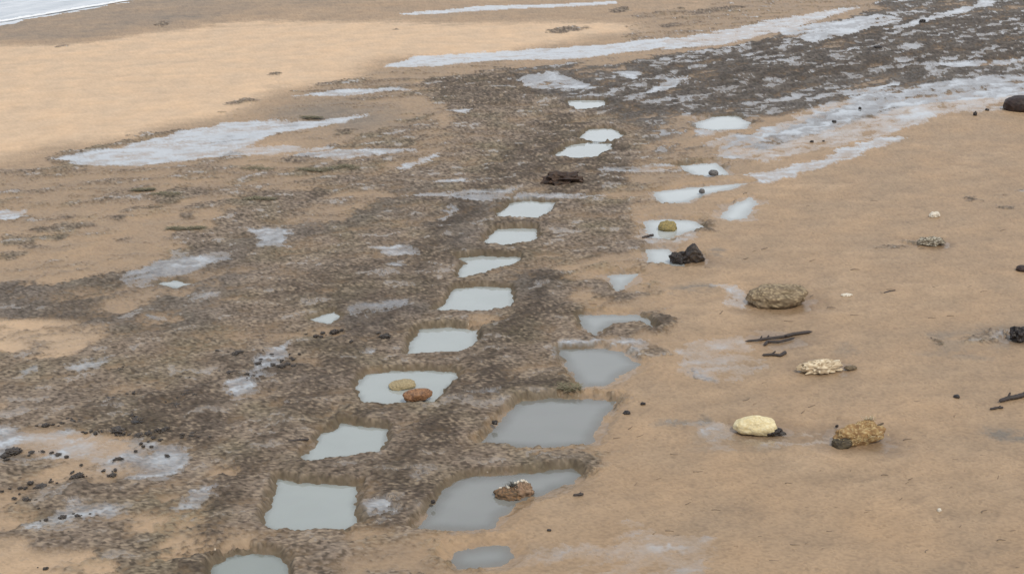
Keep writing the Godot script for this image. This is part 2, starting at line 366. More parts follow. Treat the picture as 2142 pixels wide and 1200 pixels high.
	fill("wet", 0.62, [-2.55, -12.71, -2.36, -12.83, -2.43, -12.62])
	fill("wet", 0.42, [-1.42, -10.54, -1.12, -10.58, -1.08, -10.15, -1.34, -10.15])
	fill("wet", 0.44, [-4.77, -16.31, -5.19, -16.22, -5.42, -16.79, -4.96, -17.29, -4.03, -17.40])
	fill("wet", 0.58, [-4.69, -16.00, -4.60, -16.04, -4.64, -15.82])
	fill("wet", 0.6, [-4.59, -15.14, -4.41, -15.26, -4.41, -15.04])
	fill("wet", 0.48, [-0.64, -12.95, -0.06, -12.99, -0.06, -12.77, -0.47, -12.71])
	fill("wet", 0.46, [-1.36, -15.51, -1.98, -15.01, -2.16, -15.51, -1.39, -15.86])
	fill("wet", 0.62, [2.85, -16.07, 3.17, -16.00, 3.09, -15.51, 2.88, -15.48])
	fill("wet", 0.5, [2.61, -16.13, 3.18, -16.13, 3.16, -16.00])
	fill("wet", 0.45, [1.60, -12.18, 2.38, -12.07, 2.34, -11.85, 3.31, -12.02, 3.27, -11.64, 2.05, -11.54])


func tone_areas() -> void:
	fill("tone", 0.95, [-14.65, -28.54, -16.75, -32.94, -8.23, -39.28, 0.42, -39.95, 3.47, -37.93, 2.37, -35.85, -3.34, -33.28, -5.98, -27.93, -6.50, -25.65, -8.62, -23.33, -11.05, -20.98, -10.71, -20.27])
	fill("tone", 0.62, [-8.61, -15.86, -3.94, -16.99, -1.47, -22.54, -1.39, -15.86, -1.70, -10.95, -2.13, -8.50, -5.10, -8.50])
	fill("tone", 0.8, [-8.06, -14.70, -5.85, -15.13, -4.94, -14.70, -5.15, -13.88, -7.57, -13.67])
	fill("tone", 0.72, [-3.87, -20.00, -2.88, -20.14, -3.23, -19.35, -3.83, -19.35])
	fill("tone", 0.66, [-5.74, -9.83, -3.60, -9.67, -3.54, -8.50, -5.10, -8.50])
	fill("tone", 0.8, [-3.02, -11.33, -2.51, -11.38, -2.46, -11.24, -2.93, -11.14])
	fill("tone", 0.3, [-16.91, -33.28, -20.08, -39.95, -16.42, -54.66, -3.38, -54.66, -5.88, -43.39, -8.56, -40.94, -12.18, -35.85, -17.41, -34.34, -14.65, -28.54])
	fill("tone", 0.34, [-11.78, -41.76, -8.80, -43.73, -8.16, -43.73, -10.13, -41.24])
	fill("tone", 0.26, [-6.06, -27.31, -4.57, -28.28, -1.71, -26.61, -1.75, -24.14, -3.84, -23.40, -5.15, -23.76, -4.17, -25.65, -5.83, -26.17])


func grey_areas() -> void:
	fill("grey", 1.0, [-0.37, -32.09, 4.39, -33.98, 11.01, -41.24, 17.37, -54.66, 27.25, -54.66, 14.49, -28.03, 6.02, -25.32, 4.35, -23.40, 2.71, -23.05, 2.52, -25.74, 0.84, -28.54])
	fill("grey", 0.6, [-8.61, -15.86, -4.96, -17.29, -3.94, -16.99, -3.68, -14.85, -4.84, -14.54, -8.36, -15.34])
	fill("grey", 0.5, [-6.35, -15.86, -1.40, -21.43, -0.89, -20.84, -2.70, -18.74, -4.84, -15.86])
	fill("grey", 0.7, [-1.48, -18.98, -0.57, -20.84, -0.09, -20.27, -0.77, -17.83])
	fill("grey", 0.75, [0.06, -16.99, 0.59, -16.99, 0.49, -15.51, 0.12, -15.51])
	fill("grey", 0.8, [-1.20, -15.86, -1.05, -15.51, -1.83, -14.70, -2.26, -15.34])


func smear_areas() -> void:
	fill("smear", 0.76, [1.57, -12.16, 2.00, -12.23, 2.13, -12.05, 1.72, -11.94])
	fill("smear", 0.76, [4.65, -12.04, 6.86, -12.09, 6.75, -11.87, 4.79, -11.85])
	fill("smear", 0.76, [2.01, -16.16, 2.63, -16.26, 2.73, -16.07, 2.08, -15.98])
	fill("smear", 0.44, [5.16, -14.70, 8.37, -15.26, 8.10, -14.70, 5.22, -13.95, 4.83, -13.95])
	fill("smear", 0.44, [5.14, -13.88, 5.85, -13.98, 5.48, -13.74])
	fill("smear", 0.4, [0.12, -9.79, 0.33, -9.83, 0.28, -9.60, 0.16, -9.60])
	fill("smear", 0.68, [2.80, -17.76, 3.12, -17.76, 3.01, -17.50, 2.81, -17.55])
	fill("smear", 0.32, [1.72, -11.96, 3.30, -11.96, 3.21, -11.59, 1.81, -11.54])
	fill("smear", 0.4, [3.81, -14.17, 4.17, -14.24, 4.06, -14.02, 3.82, -13.98])


func dark_areas() -> void:
	fill("dark", 0.75, [-2.35, -8.50, -2.50, -10.85, -2.36, -11.64, -2.11, -12.53, -1.81, -13.54, -1.34, -15.18, -1.07, -15.86, -0.89, -17.40, -0.55, -20.00, 0.34, -23.05, 1.29, -26.61, 0.90, -26.84, -0.10, -23.40, -1.02, -20.27, -1.36, -18.27, -1.83, -15.86, -2.12, -14.24, -2.45, -12.77, -2.69, -11.33, -2.81, -9.83])
	fill("dark", 0.85, [-1.36, -9.99, -1.18, -11.33, -0.65, -13.14, -0.36, -14.70, 0.18, -15.86, 0.39, -16.99, 0.73, -16.99, 0.58, -15.51, -0.06, -13.95, 0.16, -13.27, 0.69, -13.27, 0.62, -12.83, -0.32, -12.71, -0.66, -11.33, -0.94, -10.07])
	fill("dark", 0.75, [0.47, -20.55, 1.86, -21.13, 2.43, -22.88, 1.54, -22.54, 0.82, -21.74])
	fill("dark", 0.7, [-0.60, -22.05, 1.09, -26.61, 2.37, -24.14, 1.88, -22.54, 0.85, -22.38, -0.09, -20.84])
	fill("dark", 0.5, [-3.62, -16.04, -2.48, -16.99, -1.32, -17.72, -1.30, -15.51, -2.56, -15.26])
	fill("dark", 0.8, [-4.68, -12.41, -3.37, -13.14, -3.03, -12.53, -3.10, -11.69, -4.00, -11.80])
	fill("dark", 0.8, [-3.54, -13.67, -3.33, -14.02, -2.38, -13.67, -2.32, -13.27, -2.94, -13.14])
	fill("dark", 0.5, [-2.46, -14.24, -1.27, -15.18, -1.34, -14.54, -2.27, -13.67])
	fill("dark", 0.6, [-4.50, -10.58, -3.75, -11.09, -3.65, -10.90, -4.24, -10.36])
	fill("dark", 0.6, [-6.53, -11.49, -4.55, -11.56, -4.48, -11.35, -6.42, -11.26])
	fill("dark", 0.8, [-0.51, -11.06, 0.56, -11.29, 0.83, -11.16, 0.55, -11.10, -0.32, -10.95])
	fill("dark", 0.7, [0.29, -14.70, 0.55, -15.51, 1.44, -15.89, 1.34, -15.43, 0.78, -15.18])
	fill("dark", 0.9, [1.66, -15.26, 2.04, -15.04, 1.92, -14.66, 1.74, -15.01])
	fill("dark", 0.6, [-2.17, -12.30, -1.40, -12.65, -1.28, -12.05, -1.75, -12.13])
	fill("dark", 0.6, [-2.22, -11.33, -1.28, -11.38, -1.41, -10.87, -2.06, -10.95])
	fill("dark", 0.7, [0.15, -20.69, 0.78, -20.41, -0.09, -20.27])
	fill("dark", 0.65, [-0.83, -19.23, 0.44, -19.10, 0.36, -18.79, -0.52, -18.79])
	fill("dark", 0.6, [-0.98, -17.83, 0.20, -17.83, 0.13, -17.48, -0.89, -17.44])
	fill("dark", 0.6, [-1.11, -16.41, 0.06, -16.44, -0.01, -16.22, -0.96, -16.15])
	fill("dark", 0.45, [0.80, -27.07, 4.26, -32.94, 10.68, -39.95, 21.32, -42.29, 17.87, -35.08, 8.50, -31.34, 5.10, -27.79, 2.59, -26.61])
	fill("dark", 0.75, [5.00, -31.34, 19.44, -38.37, 17.87, -35.08, 7.14, -30.45, 4.74, -29.60])
	fill("dark", 0.8, [4.84, -24.14, 7.19, -26.17, 15.79, -30.74, 15.24, -29.60, 7.80, -26.61])
	fill("dark", 0.6, [-1.94, -30.45, 0.10, -31.34, 0.84, -28.54, -0.72, -27.07, -1.80, -28.03])
	fill("dark", 0.5, [-6.23, -15.51, -5.50, -15.95, -4.87, -14.85, -5.71, -14.70])
	fill("dark", 0.5, [-5.96, -16.41, -4.86, -17.19, -4.70, -16.79, -5.45, -16.22])
	fill("dark", 0.8, [2.30, -19.23, 2.54, -19.35, 3.03, -19.10, 3.03, -18.62, 2.90, -18.74])
	fill("dark", 0.9, [4.55, -26.61, 4.97, -26.17, 4.85, -25.65])
	fill("dark", 0.8, [3.73, -22.78, 3.89, -22.05, 3.76, -21.89])


func pool(depth: float, murk: Color, soft: float, label: String, outline: Array) -> void:
	var p := PackedVector2Array()
	for k in range(0, outline.size(), 2):
		p.append(Vector2(outline[k], outline[k + 1]))
	pools.append({"depth": depth, "label": label, "p": p, "murk": murk, "soft": soft})


func pool_outlines() -> void:
	pool(0.055, Color(.256, .276, .250), 0.0, "rounded murky pool cut off by the bottom edge, first of the main row", [-2.38, -8.50, -2.56, -9.52, -2.44, -9.64, -2.29, -9.70, -2.07, -9.68, -1.93, -9.56, -1.72, -8.50, -1.75, -8.50, -2.13, -8.50, -2.37, -8.50])
	pool(0.055, Color(.256, .276, .250), 0.0, "square grey pool, second of the main row from the bottom edge", [-2.25, -11.02, -2.04, -10.95, -1.48, -10.90, -1.46, -10.54, -1.40, -10.21, -1.51, -10.06, -2.09, -10.06, -2.26, -10.16, -2.25, -10.54])
	pool(0.055, Color(.256, .276, .250), 0.0, "slanted grey pool with a thin black stick lying at its side", [-1.79, -12.23, -1.55, -12.14, -1.31, -12.11, -1.29, -11.80, -1.32, -11.59, -1.48, -11.50, -1.76, -11.45, -2.03, -11.36, -2.08, -11.47, -1.99, -11.78, -1.99, -11.99, -1.84, -12.07])
	pool(0.05, Color(.256, .276, .250), 0.0, "wide grey pool holding a yellow and an orange brown stone", [-1.67, -13.46, -1.38, -13.57, -0.94, -13.58, -0.62, -13.52, -0.65, -13.28, -0.75, -13.09, -0.76, -12.85, -0.89, -12.69, -1.19, -12.67, -1.61, -12.67, -1.68, -12.89, -1.75, -13.12])
	pool(0.06, Color(.256, .276, .250), 0.0, "smooth pale pool with rounded corners just above the pool with two stones", [-1.13, -14.87, -0.84, -14.92, -0.57, -14.88, -0.43, -14.83, -0.42, -14.50, -0.49, -14.20, -0.68, -14.06, -1.25, -14.02, -1.23, -14.43])
	pool(0.05, Color(.256, .276, .250), 0.0, "wide pale pool with a long point, beside the dark weedy rock ridge", [-0.79, -16.29, -0.46, -16.36, -0.01, -16.31, 0.02, -15.83, -0.02, -15.53, -0.37, -15.37, -1.02, -15.43, -0.88, -15.69, -0.82, -16.04])
	pool(0.05, Color(.256, .276, .250), 0.0, "pale pool half filled by a tongue of sand", [-0.80, -17.53, -0.42, -17.65, 0.12, -17.58, 0.10, -17.33, -0.21, -17.10, -0.44, -16.82, -0.73, -16.64, -0.73, -17.05, -0.65, -17.33])
	pool(0.05, Color(.256, .276, .250), 0.0, "small bright pool between the sand filled pool and the six sided pool", [-0.23, -18.94, 0.38, -18.94, 0.38, -18.54, 0.31, -18.26, -0.15, -18.07, -0.43, -18.23, -0.33, -18.60])
	pool(0.05, Color(.256, .276, .250), 0.0, "bright six sided pool in front of the dark brown hollow", [0.03, -20.38, 0.31, -20.44, 0.70, -20.34, 0.60, -19.80, 0.37, -19.40, -0.20, -19.43, -0.22, -19.74])
	pool(0.04, Color(.256, .276, .250), 0.0, "nearer of the two bright pools that almost touch", [1.14, -24.20, 1.47, -24.37, 1.95, -24.29, 1.83, -23.66, 1.58, -23.25, 1.22, -23.05, 0.74, -23.25, 0.94, -23.78])
	pool(0.04, Color(.256, .276, .250), 0.0, "farther of the two bright pools that almost touch", [1.53, -25.47, 2.02, -25.57, 2.22, -24.91, 1.98, -24.45, 1.65, -24.37, 1.30, -24.64])
	pool(0.04, Color(.256, .276, .250), 0.0, "last tiny bright pool of the main row, thin as a sliver", [1.24, -28.22, 2.04, -28.22, 2.01, -27.52, 1.42, -27.12, 1.24, -27.69])
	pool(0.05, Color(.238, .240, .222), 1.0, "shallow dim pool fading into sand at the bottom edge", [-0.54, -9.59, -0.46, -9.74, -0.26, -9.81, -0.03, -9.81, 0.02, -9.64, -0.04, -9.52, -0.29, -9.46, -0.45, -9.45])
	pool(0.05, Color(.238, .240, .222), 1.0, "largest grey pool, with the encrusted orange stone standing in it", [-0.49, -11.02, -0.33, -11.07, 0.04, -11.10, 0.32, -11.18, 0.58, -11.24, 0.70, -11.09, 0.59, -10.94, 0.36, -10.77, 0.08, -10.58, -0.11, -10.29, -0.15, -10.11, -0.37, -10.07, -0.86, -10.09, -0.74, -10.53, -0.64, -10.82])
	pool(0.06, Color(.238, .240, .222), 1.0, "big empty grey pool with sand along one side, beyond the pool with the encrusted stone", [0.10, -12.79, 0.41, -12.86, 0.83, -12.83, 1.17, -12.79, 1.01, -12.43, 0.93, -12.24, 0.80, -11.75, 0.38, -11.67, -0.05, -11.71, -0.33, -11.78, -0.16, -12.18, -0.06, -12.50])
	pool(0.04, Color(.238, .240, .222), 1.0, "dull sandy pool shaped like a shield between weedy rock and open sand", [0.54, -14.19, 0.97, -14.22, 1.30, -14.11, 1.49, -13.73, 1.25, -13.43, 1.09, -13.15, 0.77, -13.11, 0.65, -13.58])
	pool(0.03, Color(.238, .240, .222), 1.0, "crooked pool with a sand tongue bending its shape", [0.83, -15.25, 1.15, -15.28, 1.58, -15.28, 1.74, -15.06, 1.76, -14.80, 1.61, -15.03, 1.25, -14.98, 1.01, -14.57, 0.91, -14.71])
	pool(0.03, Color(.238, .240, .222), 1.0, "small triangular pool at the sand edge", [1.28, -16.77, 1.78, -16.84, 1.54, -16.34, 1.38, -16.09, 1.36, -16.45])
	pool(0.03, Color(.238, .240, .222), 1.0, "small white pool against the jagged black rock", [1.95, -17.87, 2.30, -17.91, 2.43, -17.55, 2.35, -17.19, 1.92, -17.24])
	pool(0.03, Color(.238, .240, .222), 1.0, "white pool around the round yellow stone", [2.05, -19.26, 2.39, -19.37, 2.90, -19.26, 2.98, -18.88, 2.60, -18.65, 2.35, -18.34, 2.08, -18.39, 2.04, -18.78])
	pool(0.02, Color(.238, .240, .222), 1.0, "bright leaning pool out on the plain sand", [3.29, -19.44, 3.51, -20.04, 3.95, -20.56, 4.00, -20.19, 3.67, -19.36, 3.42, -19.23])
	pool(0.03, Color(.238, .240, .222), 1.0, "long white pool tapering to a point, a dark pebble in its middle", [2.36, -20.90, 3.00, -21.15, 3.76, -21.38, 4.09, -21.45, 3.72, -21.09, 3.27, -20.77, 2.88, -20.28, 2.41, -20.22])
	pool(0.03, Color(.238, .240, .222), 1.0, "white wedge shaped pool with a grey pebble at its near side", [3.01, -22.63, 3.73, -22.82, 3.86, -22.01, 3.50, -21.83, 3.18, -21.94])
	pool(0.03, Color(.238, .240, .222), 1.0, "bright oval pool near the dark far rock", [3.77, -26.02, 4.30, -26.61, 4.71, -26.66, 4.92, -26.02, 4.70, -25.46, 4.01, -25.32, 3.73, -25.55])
	pool(0.02, Color(.256, .276, .250), 0.0, "tiny pale puddle alone on the brown rock beside the open sand", [-4.81, -16.40, -4.56, -16.52, -4.35, -16.38, -4.49, -16.22])
	pool(0.02, Color(.256, .276, .250), 0.0, "small pale puddle near scattered black clumps", [-2.58, -15.06, -2.27, -15.36, -2.17, -15.21, -2.27, -14.93])


func reach(z: float) -> float:     # how far the fan of ground columns has opened at z
	return maxf(-z * .938 + 2.08, 5.0)


func ground() -> void:
	# rows closer together near the viewer's feet, columns fanning out: a grid whose cells stay small where one looks closely
	zs = PackedFloat32Array([60.0, 40.0, 25.0, 12.0, 4.0, 0.0, -3.0, -5.0, -6.5, -7.5])
	var z := -8.0
	while z > -50.0:
		zs.append(z)
		z -= .88 * (z * z + 36.0) / 7746.0
	while z > -900.0:
		zs.append(z)
		z *= 1.09
	rows = zs.size()
	var right := PackedFloat32Array()
	var u := 0.0
	var du := .96 / 1330.0
	while u < 34.0:
		right.append(u)
		if u > .50:
			du *= 1.035 if u < 1.2 else 1.25
		u += du
	for k in range(right.size() - 1, 0, -1):
		us.append(-right[k])
	us.append_array(right)
	cols = us.size()
	var total := rows * cols
	height.resize(total)
	rocky.resize(total)
	vert.resize(total)
	tint.resize(total)
	kind.resize(total)
	var rock: PackedByteArray = maps.rock
	var wet: PackedByteArray = maps.wet
	var tone: PackedByteArray = maps.tone
	var grey: PackedByteArray = maps.grey
	var smear: PackedByteArray = maps.smear
	var dark: PackedByteArray = maps.dark
	var sand_dark := Color(.20, .158, .116)
	var sand_mid := Color(.352, .239, .142)
	var sand_pale := Color(.60, .42, .262)
	var i := 0
	for r in rows:
		var zz := zs[r]
		var s := reach(zz)
		for c in cols:
			var x := us[c] * s
			var f := n_fine.get_noise_2d(x, zz)
			var m := n_mid.get_noise_2d(x, zz)
			var g := n_grain.get_noise_2d(x * 11.0, zz * 21.0)
			var across := x * .33 + zz * .94 + m * .12
			var along := x * .94 - zz * .33
			var st := n_streak.get_noise_2d(along * .45, across * 1.4)
			var thin := n_thin.get_noise_2d(along * 1.5, across * 4.4 + f * .25)
			var low := n_low.get_noise_2d(x, zz)
			var g0 := grey[clampi(int((zz - Z0) / CELL), 0, N - 1) * N + clampi(int((x - X0) / CELL), 0, N - 1)] / 255.0
			if g0 > .12:
				# the far beds run another way, obliquely to the right
				var b_across := x * .70 + zz * .71 + m * .25
				var b_along := x * .71 - zz * .70
				g0 = smoothstep(.1, .9, g0)
				st = lerpf(st, 1.15 * n_streak.get_noise_2d(b_along * .22, b_across * 1.0 + 30.0), g0)
				thin = lerpf(thin, 1.15 * n_thin.get_noise_2d(b_along * .7, b_across * 3.2 + 30.0), g0)
			var hue := n_hue.get_noise_2d(x + 40.0, zz)
			var cx := clampi(int((x + m * .16 + f * .05 - X0) / CELL), 0, N - 1)
			var cz := clampi(int((zz + st * .22 + f * .05 - Z0) / CELL), 0, N - 1)
			var at := cz * N + cx
			var R := rock[at] / 255.0
			var W := wet[at] / 255.0
			var T := tone[at] / 255.0
			var G := grey[at] / 255.0
			var S := clampf(smear[at] / 255.0 - .05, 0.0, 1.0)
			var D := clampf(dark[at] / 255.0 - .05, 0.0, 1.0)
			var field := R + D * .2 + st * .36 + thin * .24 + m * .14 + f * .12 + g * .10 - .5
			if R < .12:
				field -= .3
			var rk := smoothstep(-.20, .22, field)
			var h := low * .02 + st * .006
			var relief := rk * (.012 + .003 * f + .012 * m + .003 * g + .012 * st + .007 * thin)
			h += relief + D * rk * (.022 + .01 * m) + .0015 * thin + .0008 * f
			# sand: tone from dark wet grey to pale dry, with faint ripples of darker grains
			var t2 := T + .10 * low + .06 * st + .03 * m + .05 * thin
			var sand := sand_dark.lerp(sand_mid, smoothstep(.05, .48, t2)) if t2 < .48 else sand_mid.lerp(sand_pale, smoothstep(.48, .92, t2))
			var sg := 1.0 + (.11 * f + .24 * g + .16 * thin) * (1.0 - .6 * smoothstep(.55, .9, T)) + .07 * st + .09 * m + .09 * hue
			sand = sand.lerp(Color(.13, .125, .11), S * clampf(.8 + 1.2 * thin, 0.0, 1.0))
			if T < .7:
				var pock := smoothstep(.30, .55, g * .9 + f * .35 + thin * .2)
				sg *= 1.0 - .24 * pock - .14 * smoothstep(.45, .6, thin + f * .4)
				h -= .004 * pock
			sand = Color(sand.r * sg, sand.g * sg * (1.0 - .03 * hue), sand.b * sg * (1.0 - .07 * hue))
			var col := sand
			var k := 0
			if rk > .02:
				var brown := Color(.200, .151, .109).lerp(Color(.168, .136, .088), clampf(hue * 1.2, 0.0, 1.0)).lerp(Color(.195, .152, .118), clampf(-hue * 1.2 + m * .3, 0.0, 1.0))
				brown = brown.lerp(Color(.098, .086, .076), G)
				brown = brown.lerp(Color(.072, .053, .038), clampf(D * (.85 + .5 * m + .5 * f), 0.0, .9))
				var sp := .97 + .32 * f + .72 * g + .28 * st + .34 * thin + .30 * m
				sp = clampf(sp, .2, 2.1)
				brown = Color(brown.r * sp, brown.g * sp, brown.b * sp)
				brown = brown.lerp(Color(.36, .275, .19), .6 * smoothstep(.35, .75, g + thin * .9) * (1.0 - G))
				brown = brown.lerp(Color(.06, .046, .034), .75 * smoothstep(.20, .50, f * .9 - g * .6 - thin * .3))
				col = sand.lerp(brown, rk)
				if rk > .45:
					k = 2
			# water lies in what is lower than its level
			var base := W + (.22 + .08 * G) * rk * (1.0 - W)
			var level := base + .24 * st + .34 * thin + .10 * m + .05 * g - .5 - rk * (.05 + .06 * f + .06 * g)
			if W < .1 and R < .4:
				level = -1.0
			if level > .0:
				k = 3
				h = low * .02 + .005
				var murk := Color(.22, .205, .19).lerp(Color(.40, .43, .455), clampf(level * 3.0, 0.0, 1.0))
				var see := 1.0 + .26 * thin + .08 * g + .08 * f
				col = col.lerp(Color(murk.r * see, murk.g * see, murk.b * see), clampf(.1 + level * 2.0, 0.0, .9))
			elif level > -.24:
				var damp := clampf(1.0 + level / .24, 0.0, 1.0)
				if k == 2:
					col = col.lerp(Color(.26, .215, .17), .5 * damp)
					h -= relief * .6 * damp
					if damp > .62:
						k = 1
				else:
					if damp > .35:
						k = 1
					col = col.lerp(Color(.34, .275, .215), .5 * damp * damp)
			# the beach falls away into the sea
			var sd := (x - SHORE.x) * SHORE_DIR.y * -1.0 + (zz - SHORE.y) * SHORE_DIR.x
			if sd < 4.0 and zz < -5.0:
				h -= .026 * (4.0 - sd) if sd > -60.0 else 1.6
			height[i] = h
			rocky[i] = rk
			vert[i] = Vector3(x, h, zz)
			tint[i] = col
			kind[i] = k
			i += 1
	for p in pools:
		cut_pool(p)
	scour_hollows()
	# smooth normals from the height of the neighbours
	var norm := PackedVector3Array()
	norm.resize(total)
	i = 0
	for r in rows:
		for c in cols:
			var a := vert[i - 1 if c > 0 else i]
			var b := vert[i + 1 if c < cols - 1 else i]
			var d := vert[i - cols if r > 0 else i]
			var e := vert[i + cols if r < rows - 1 else i]
			norm[i] = (b - a).cross(e - d).normalized() * (1.0 if (b - a).cross(e - d).y > 0.0 else -1.0)
			if kind[i] == 3:
				norm[i] = Vector3(norm[i].x * .1, 1.0, norm[i].z * .1).normalized()
			i += 1
	# one mesh for each kind of ground, sharing their edges
	var names := ["sand", "wet_sand", "rock_ground", "shallow_water"]
	var mats := [M.sand, M.wet, M.rock, M.film]
	var labels := ["tan beach sand with faint ripples around the rock shelf", "damp shining sand beside the shallow water", "dark brown weedy rock shelf with a grainy surface", "thin film of bright water lying in streaks on the shelf"]
	var lists := [PackedInt32Array(), PackedInt32Array(), PackedInt32Array(), PackedInt32Array()]
	for r in rows - 1:
		for c in cols - 1:
			var a := r * cols + c
			var b := a + 1
			var d := a + cols
			var e := d + 1
			var q: PackedInt32Array = PackedInt32Array([a, d, b])
			var k1 := kind[a] if kind[a] == kind[b] or kind[a] == kind[d] else kind[b]
			var k2 := kind[e] if kind[e] == kind[b] or kind[e] == kind[d] else kind[b]
			lists[k1].append_array(q)
			q = PackedInt32Array([b, d, e])
			lists[k2].append_array(q)
	for k in 4:
		var of := PackedInt32Array()
		of.resize(total)
		of.fill(-1)
		var v := PackedVector3Array()
		var n := PackedVector3Array()
		var cl := PackedColorArray()
		var idx: PackedInt32Array = lists[k]
		var out := PackedInt32Array()
		out.resize(idx.size())
		for j in idx.size():
			var w := idx[j]
			if of[w] < 0:
				of[w] = v.size()
				v.append(vert[w])
				n.append(norm[w])
				cl.append(tint[w])
			out[j] = of[w]
		# front faces run clockwise seen from above
		var o := put(names[k], array_mesh(v, n, cl, flipped(out, v)), mats[k])
		o.set_meta("kind", "structure")
		o.set_meta("label", labels[k])


func flipped(idx: PackedInt32Array, v: PackedVector3Array) -> PackedInt32Array:
	var f := (v[idx[1]] - v[idx[0]]).cross(v[idx[2]] - v[idx[0]])
	if f.y < 0.0:
		return idx
	for j in range(0, idx.size(), 3):
		var t := idx[j + 1]
		idx[j + 1] = idx[j + 2]
		idx[j + 2] = t
	return idx


func outline_distance(p: PackedVector2Array, q: Vector2) -> float:   # over 0 inside
	var best := 1e9
	var inside := false
	var n := p.size()
	var b := p[n - 1]
	for k in n:
		var a := p[k]
		var ab := b - a
		var t := clampf((q - a).dot(ab) / ab.length_squared(), 0.0, 1.0)
		best = minf(best, (a + ab * t - q).length_squared())
		if (a.y > q.y) != (b.y > q.y) and q.x < (b.x - a.x) * (q.y - a.y) / (b.y - a.y) + a.x:
			inside = not inside
		b = a
	return sqrt(best) if inside else -sqrt(best)


func cut_pool(pl: Dictionary) -> void:
	var p: PackedVector2Array = pl.p
	var box := Rect2(p[0], Vector2.ZERO)
	for q in p:
		box = box.expand(q)
	box = box.grow(.45)
	var wl: float = pl.depth
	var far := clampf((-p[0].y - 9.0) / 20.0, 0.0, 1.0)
	for r in rows:
		var z := zs[r]
		if z < box.position.y or z > box.end.y:
			continue
		var s := reach(z)
		for c in cols:
			var x := us[c] * s
			if x < box.position.x or x > box.end.x:
				continue
			var i := r * cols + c
			var d := outline_distance(p, Vector2(x, z))
			d += (n_fine.get_noise_2d(x * .7, z * .7) * .024 + n_mid.get_noise_2d(x * 1.5, z * 1.5) * .03) * (1.0 + far)
			var rk := rocky[i]
			var h := height[i]
			if d > 0.0:
				h = -wl - .10 * smoothstep(0.0, lerpf(.5, .14, rk), d)
				kind[i] = 2 if rk > .5 else 1
				tint[i] = tint[i].lerp(Color(.16, .135, .10), .5 * rk)
			else:
				var wall := lerpf(.20, .075, rk)
				var t := smoothstep(0.0, wall, -d)
				if t < 1.0:
					h = lerpf(-wl, h + .004, t)
					if rk > .3:
						kind[i] = 2
					elif kind[i] == 3:
						kind[i] = 1
					var edge := n_mid.get_noise_2d(x * 1.2, z * 1.2)
					tint[i] = tint[i].lerp(Color(.135, .105, .068), rk * (.9 - .7 * t))
					if rk < .5 and t + edge < .45:
						kind[i] = 1
						tint[i] = tint[i] * .92
				elif rk > .5:
					h += .004 * (1.0 - smoothstep(.1, .4, -d))
			height[i] = h
			vert[i].y = h
	# the water: a flat sheet that runs a little under the rim, clear where it is shallow and murky where it is deep
	var step := lerpf(.035, .10, far)
	var nx := int(box.size.x / step) + 2
	var nz := int(box.size.y / step) + 2
	var v := PackedVector3Array()
	var n := PackedVector3Array()
	var cl := PackedColorArray()
	var idx := PackedInt32Array()
	var near := PackedByteArray()
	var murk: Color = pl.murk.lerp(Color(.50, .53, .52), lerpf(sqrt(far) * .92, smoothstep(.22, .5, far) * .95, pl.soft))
	for b in nz:
		for a in nx:
			var q := box.position + Vector2(a, b) * step
			var d := outline_distance(p, q)
			v.append(Vector3(q.x, -wl, q.y))
			n.append(Vector3.UP)
			near.append(1 if d > -.07 - .06 * far else 0)
			var c := murk * (1.0 + .05 * n_low.get_noise_2d(q.x * 5.0, q.y * 5.0) + .04 * n_streak.get_noise_2d(q.x, q.y * 2.0))
			c.a = .66 + .33 * smoothstep(-.02, .05 + .12 * pl.soft, d + .03 * n_mid.get_noise_2d(q.x * 2.0, q.y * 2.0))
			cl.append(c)
	for b in nz - 1:
		for a in nx - 1:
			var k := b * nx + a
			if near[k] + near[k + 1] + near[k + nx] + near[k + nx + 1] > 0:
				idx.append_array(PackedInt32Array([k, k + 1, k + nx, k + 1, k + nx + 1, k + nx]))
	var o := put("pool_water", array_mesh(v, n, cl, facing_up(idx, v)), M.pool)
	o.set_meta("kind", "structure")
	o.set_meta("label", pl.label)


func scour(x0: float, z0: float, rad: float, deep: float) -> void:
	for r in rows:
		var z := zs[r]
		if absf(z - z0) > rad * 1.7:
			continue
		var s := reach(z)
		for c in cols:
			var x := us[c] * s
			if absf(x - x0) > rad * 1.7:
				continue
			var i := r * cols + c
			var d := Vector2(x - x0, (z - z0) * 1.3).length() / rad * (1.0 + .35 * n_mid.get_noise_2d(x * .8, z * .8))
			if d > 1.6 or kind[i] == 2:
				continue
			var t := 1.0 - smoothstep(.55, 1.6, d)
			var wet_here := t + .5 * n_mid.get_noise_2d(x * 1.4, z * 1.4) > .8
			height[i] -= deep * t
			vert[i].y = height[i]
			if kind[i] == 0:
				tint[i] = tint[i].lerp(tint[i] * Color(.74, .74, .76), t)
				if wet_here:
					kind[i] = 1


func scour_hollows() -> void:
	scour(3.47, -15.64, 0.59, 0.03)
	scour(2.54, -12.00, 0.37, 0.025)
	scour(3.52, -11.79, 0.43, 0.03)
	scour(2.57, -17.37, 0.37, 0.02)
	scour(3.56, -13.56, 0.34, 0.015)
	scour(6.19, -18.10, 0.32, 0.015)
	scour(6.11, -14.49, 0.35, 0.02)
	scour(3.21, -14.42, 0.40, 0.01)


func facing_up(idx: PackedInt32Array, v: PackedVector3Array) -> PackedInt32Array:
	for j in range(0, idx.size(), 3):
		if (v[idx[j + 1]] - v[idx[j]]).cross(v[idx[j + 2]] - v[idx[j]]).y > 0.0:
			var t := idx[j + 1]
			idx[j + 1] = idx[j + 2]
			idx[j + 2] = t
	return idx


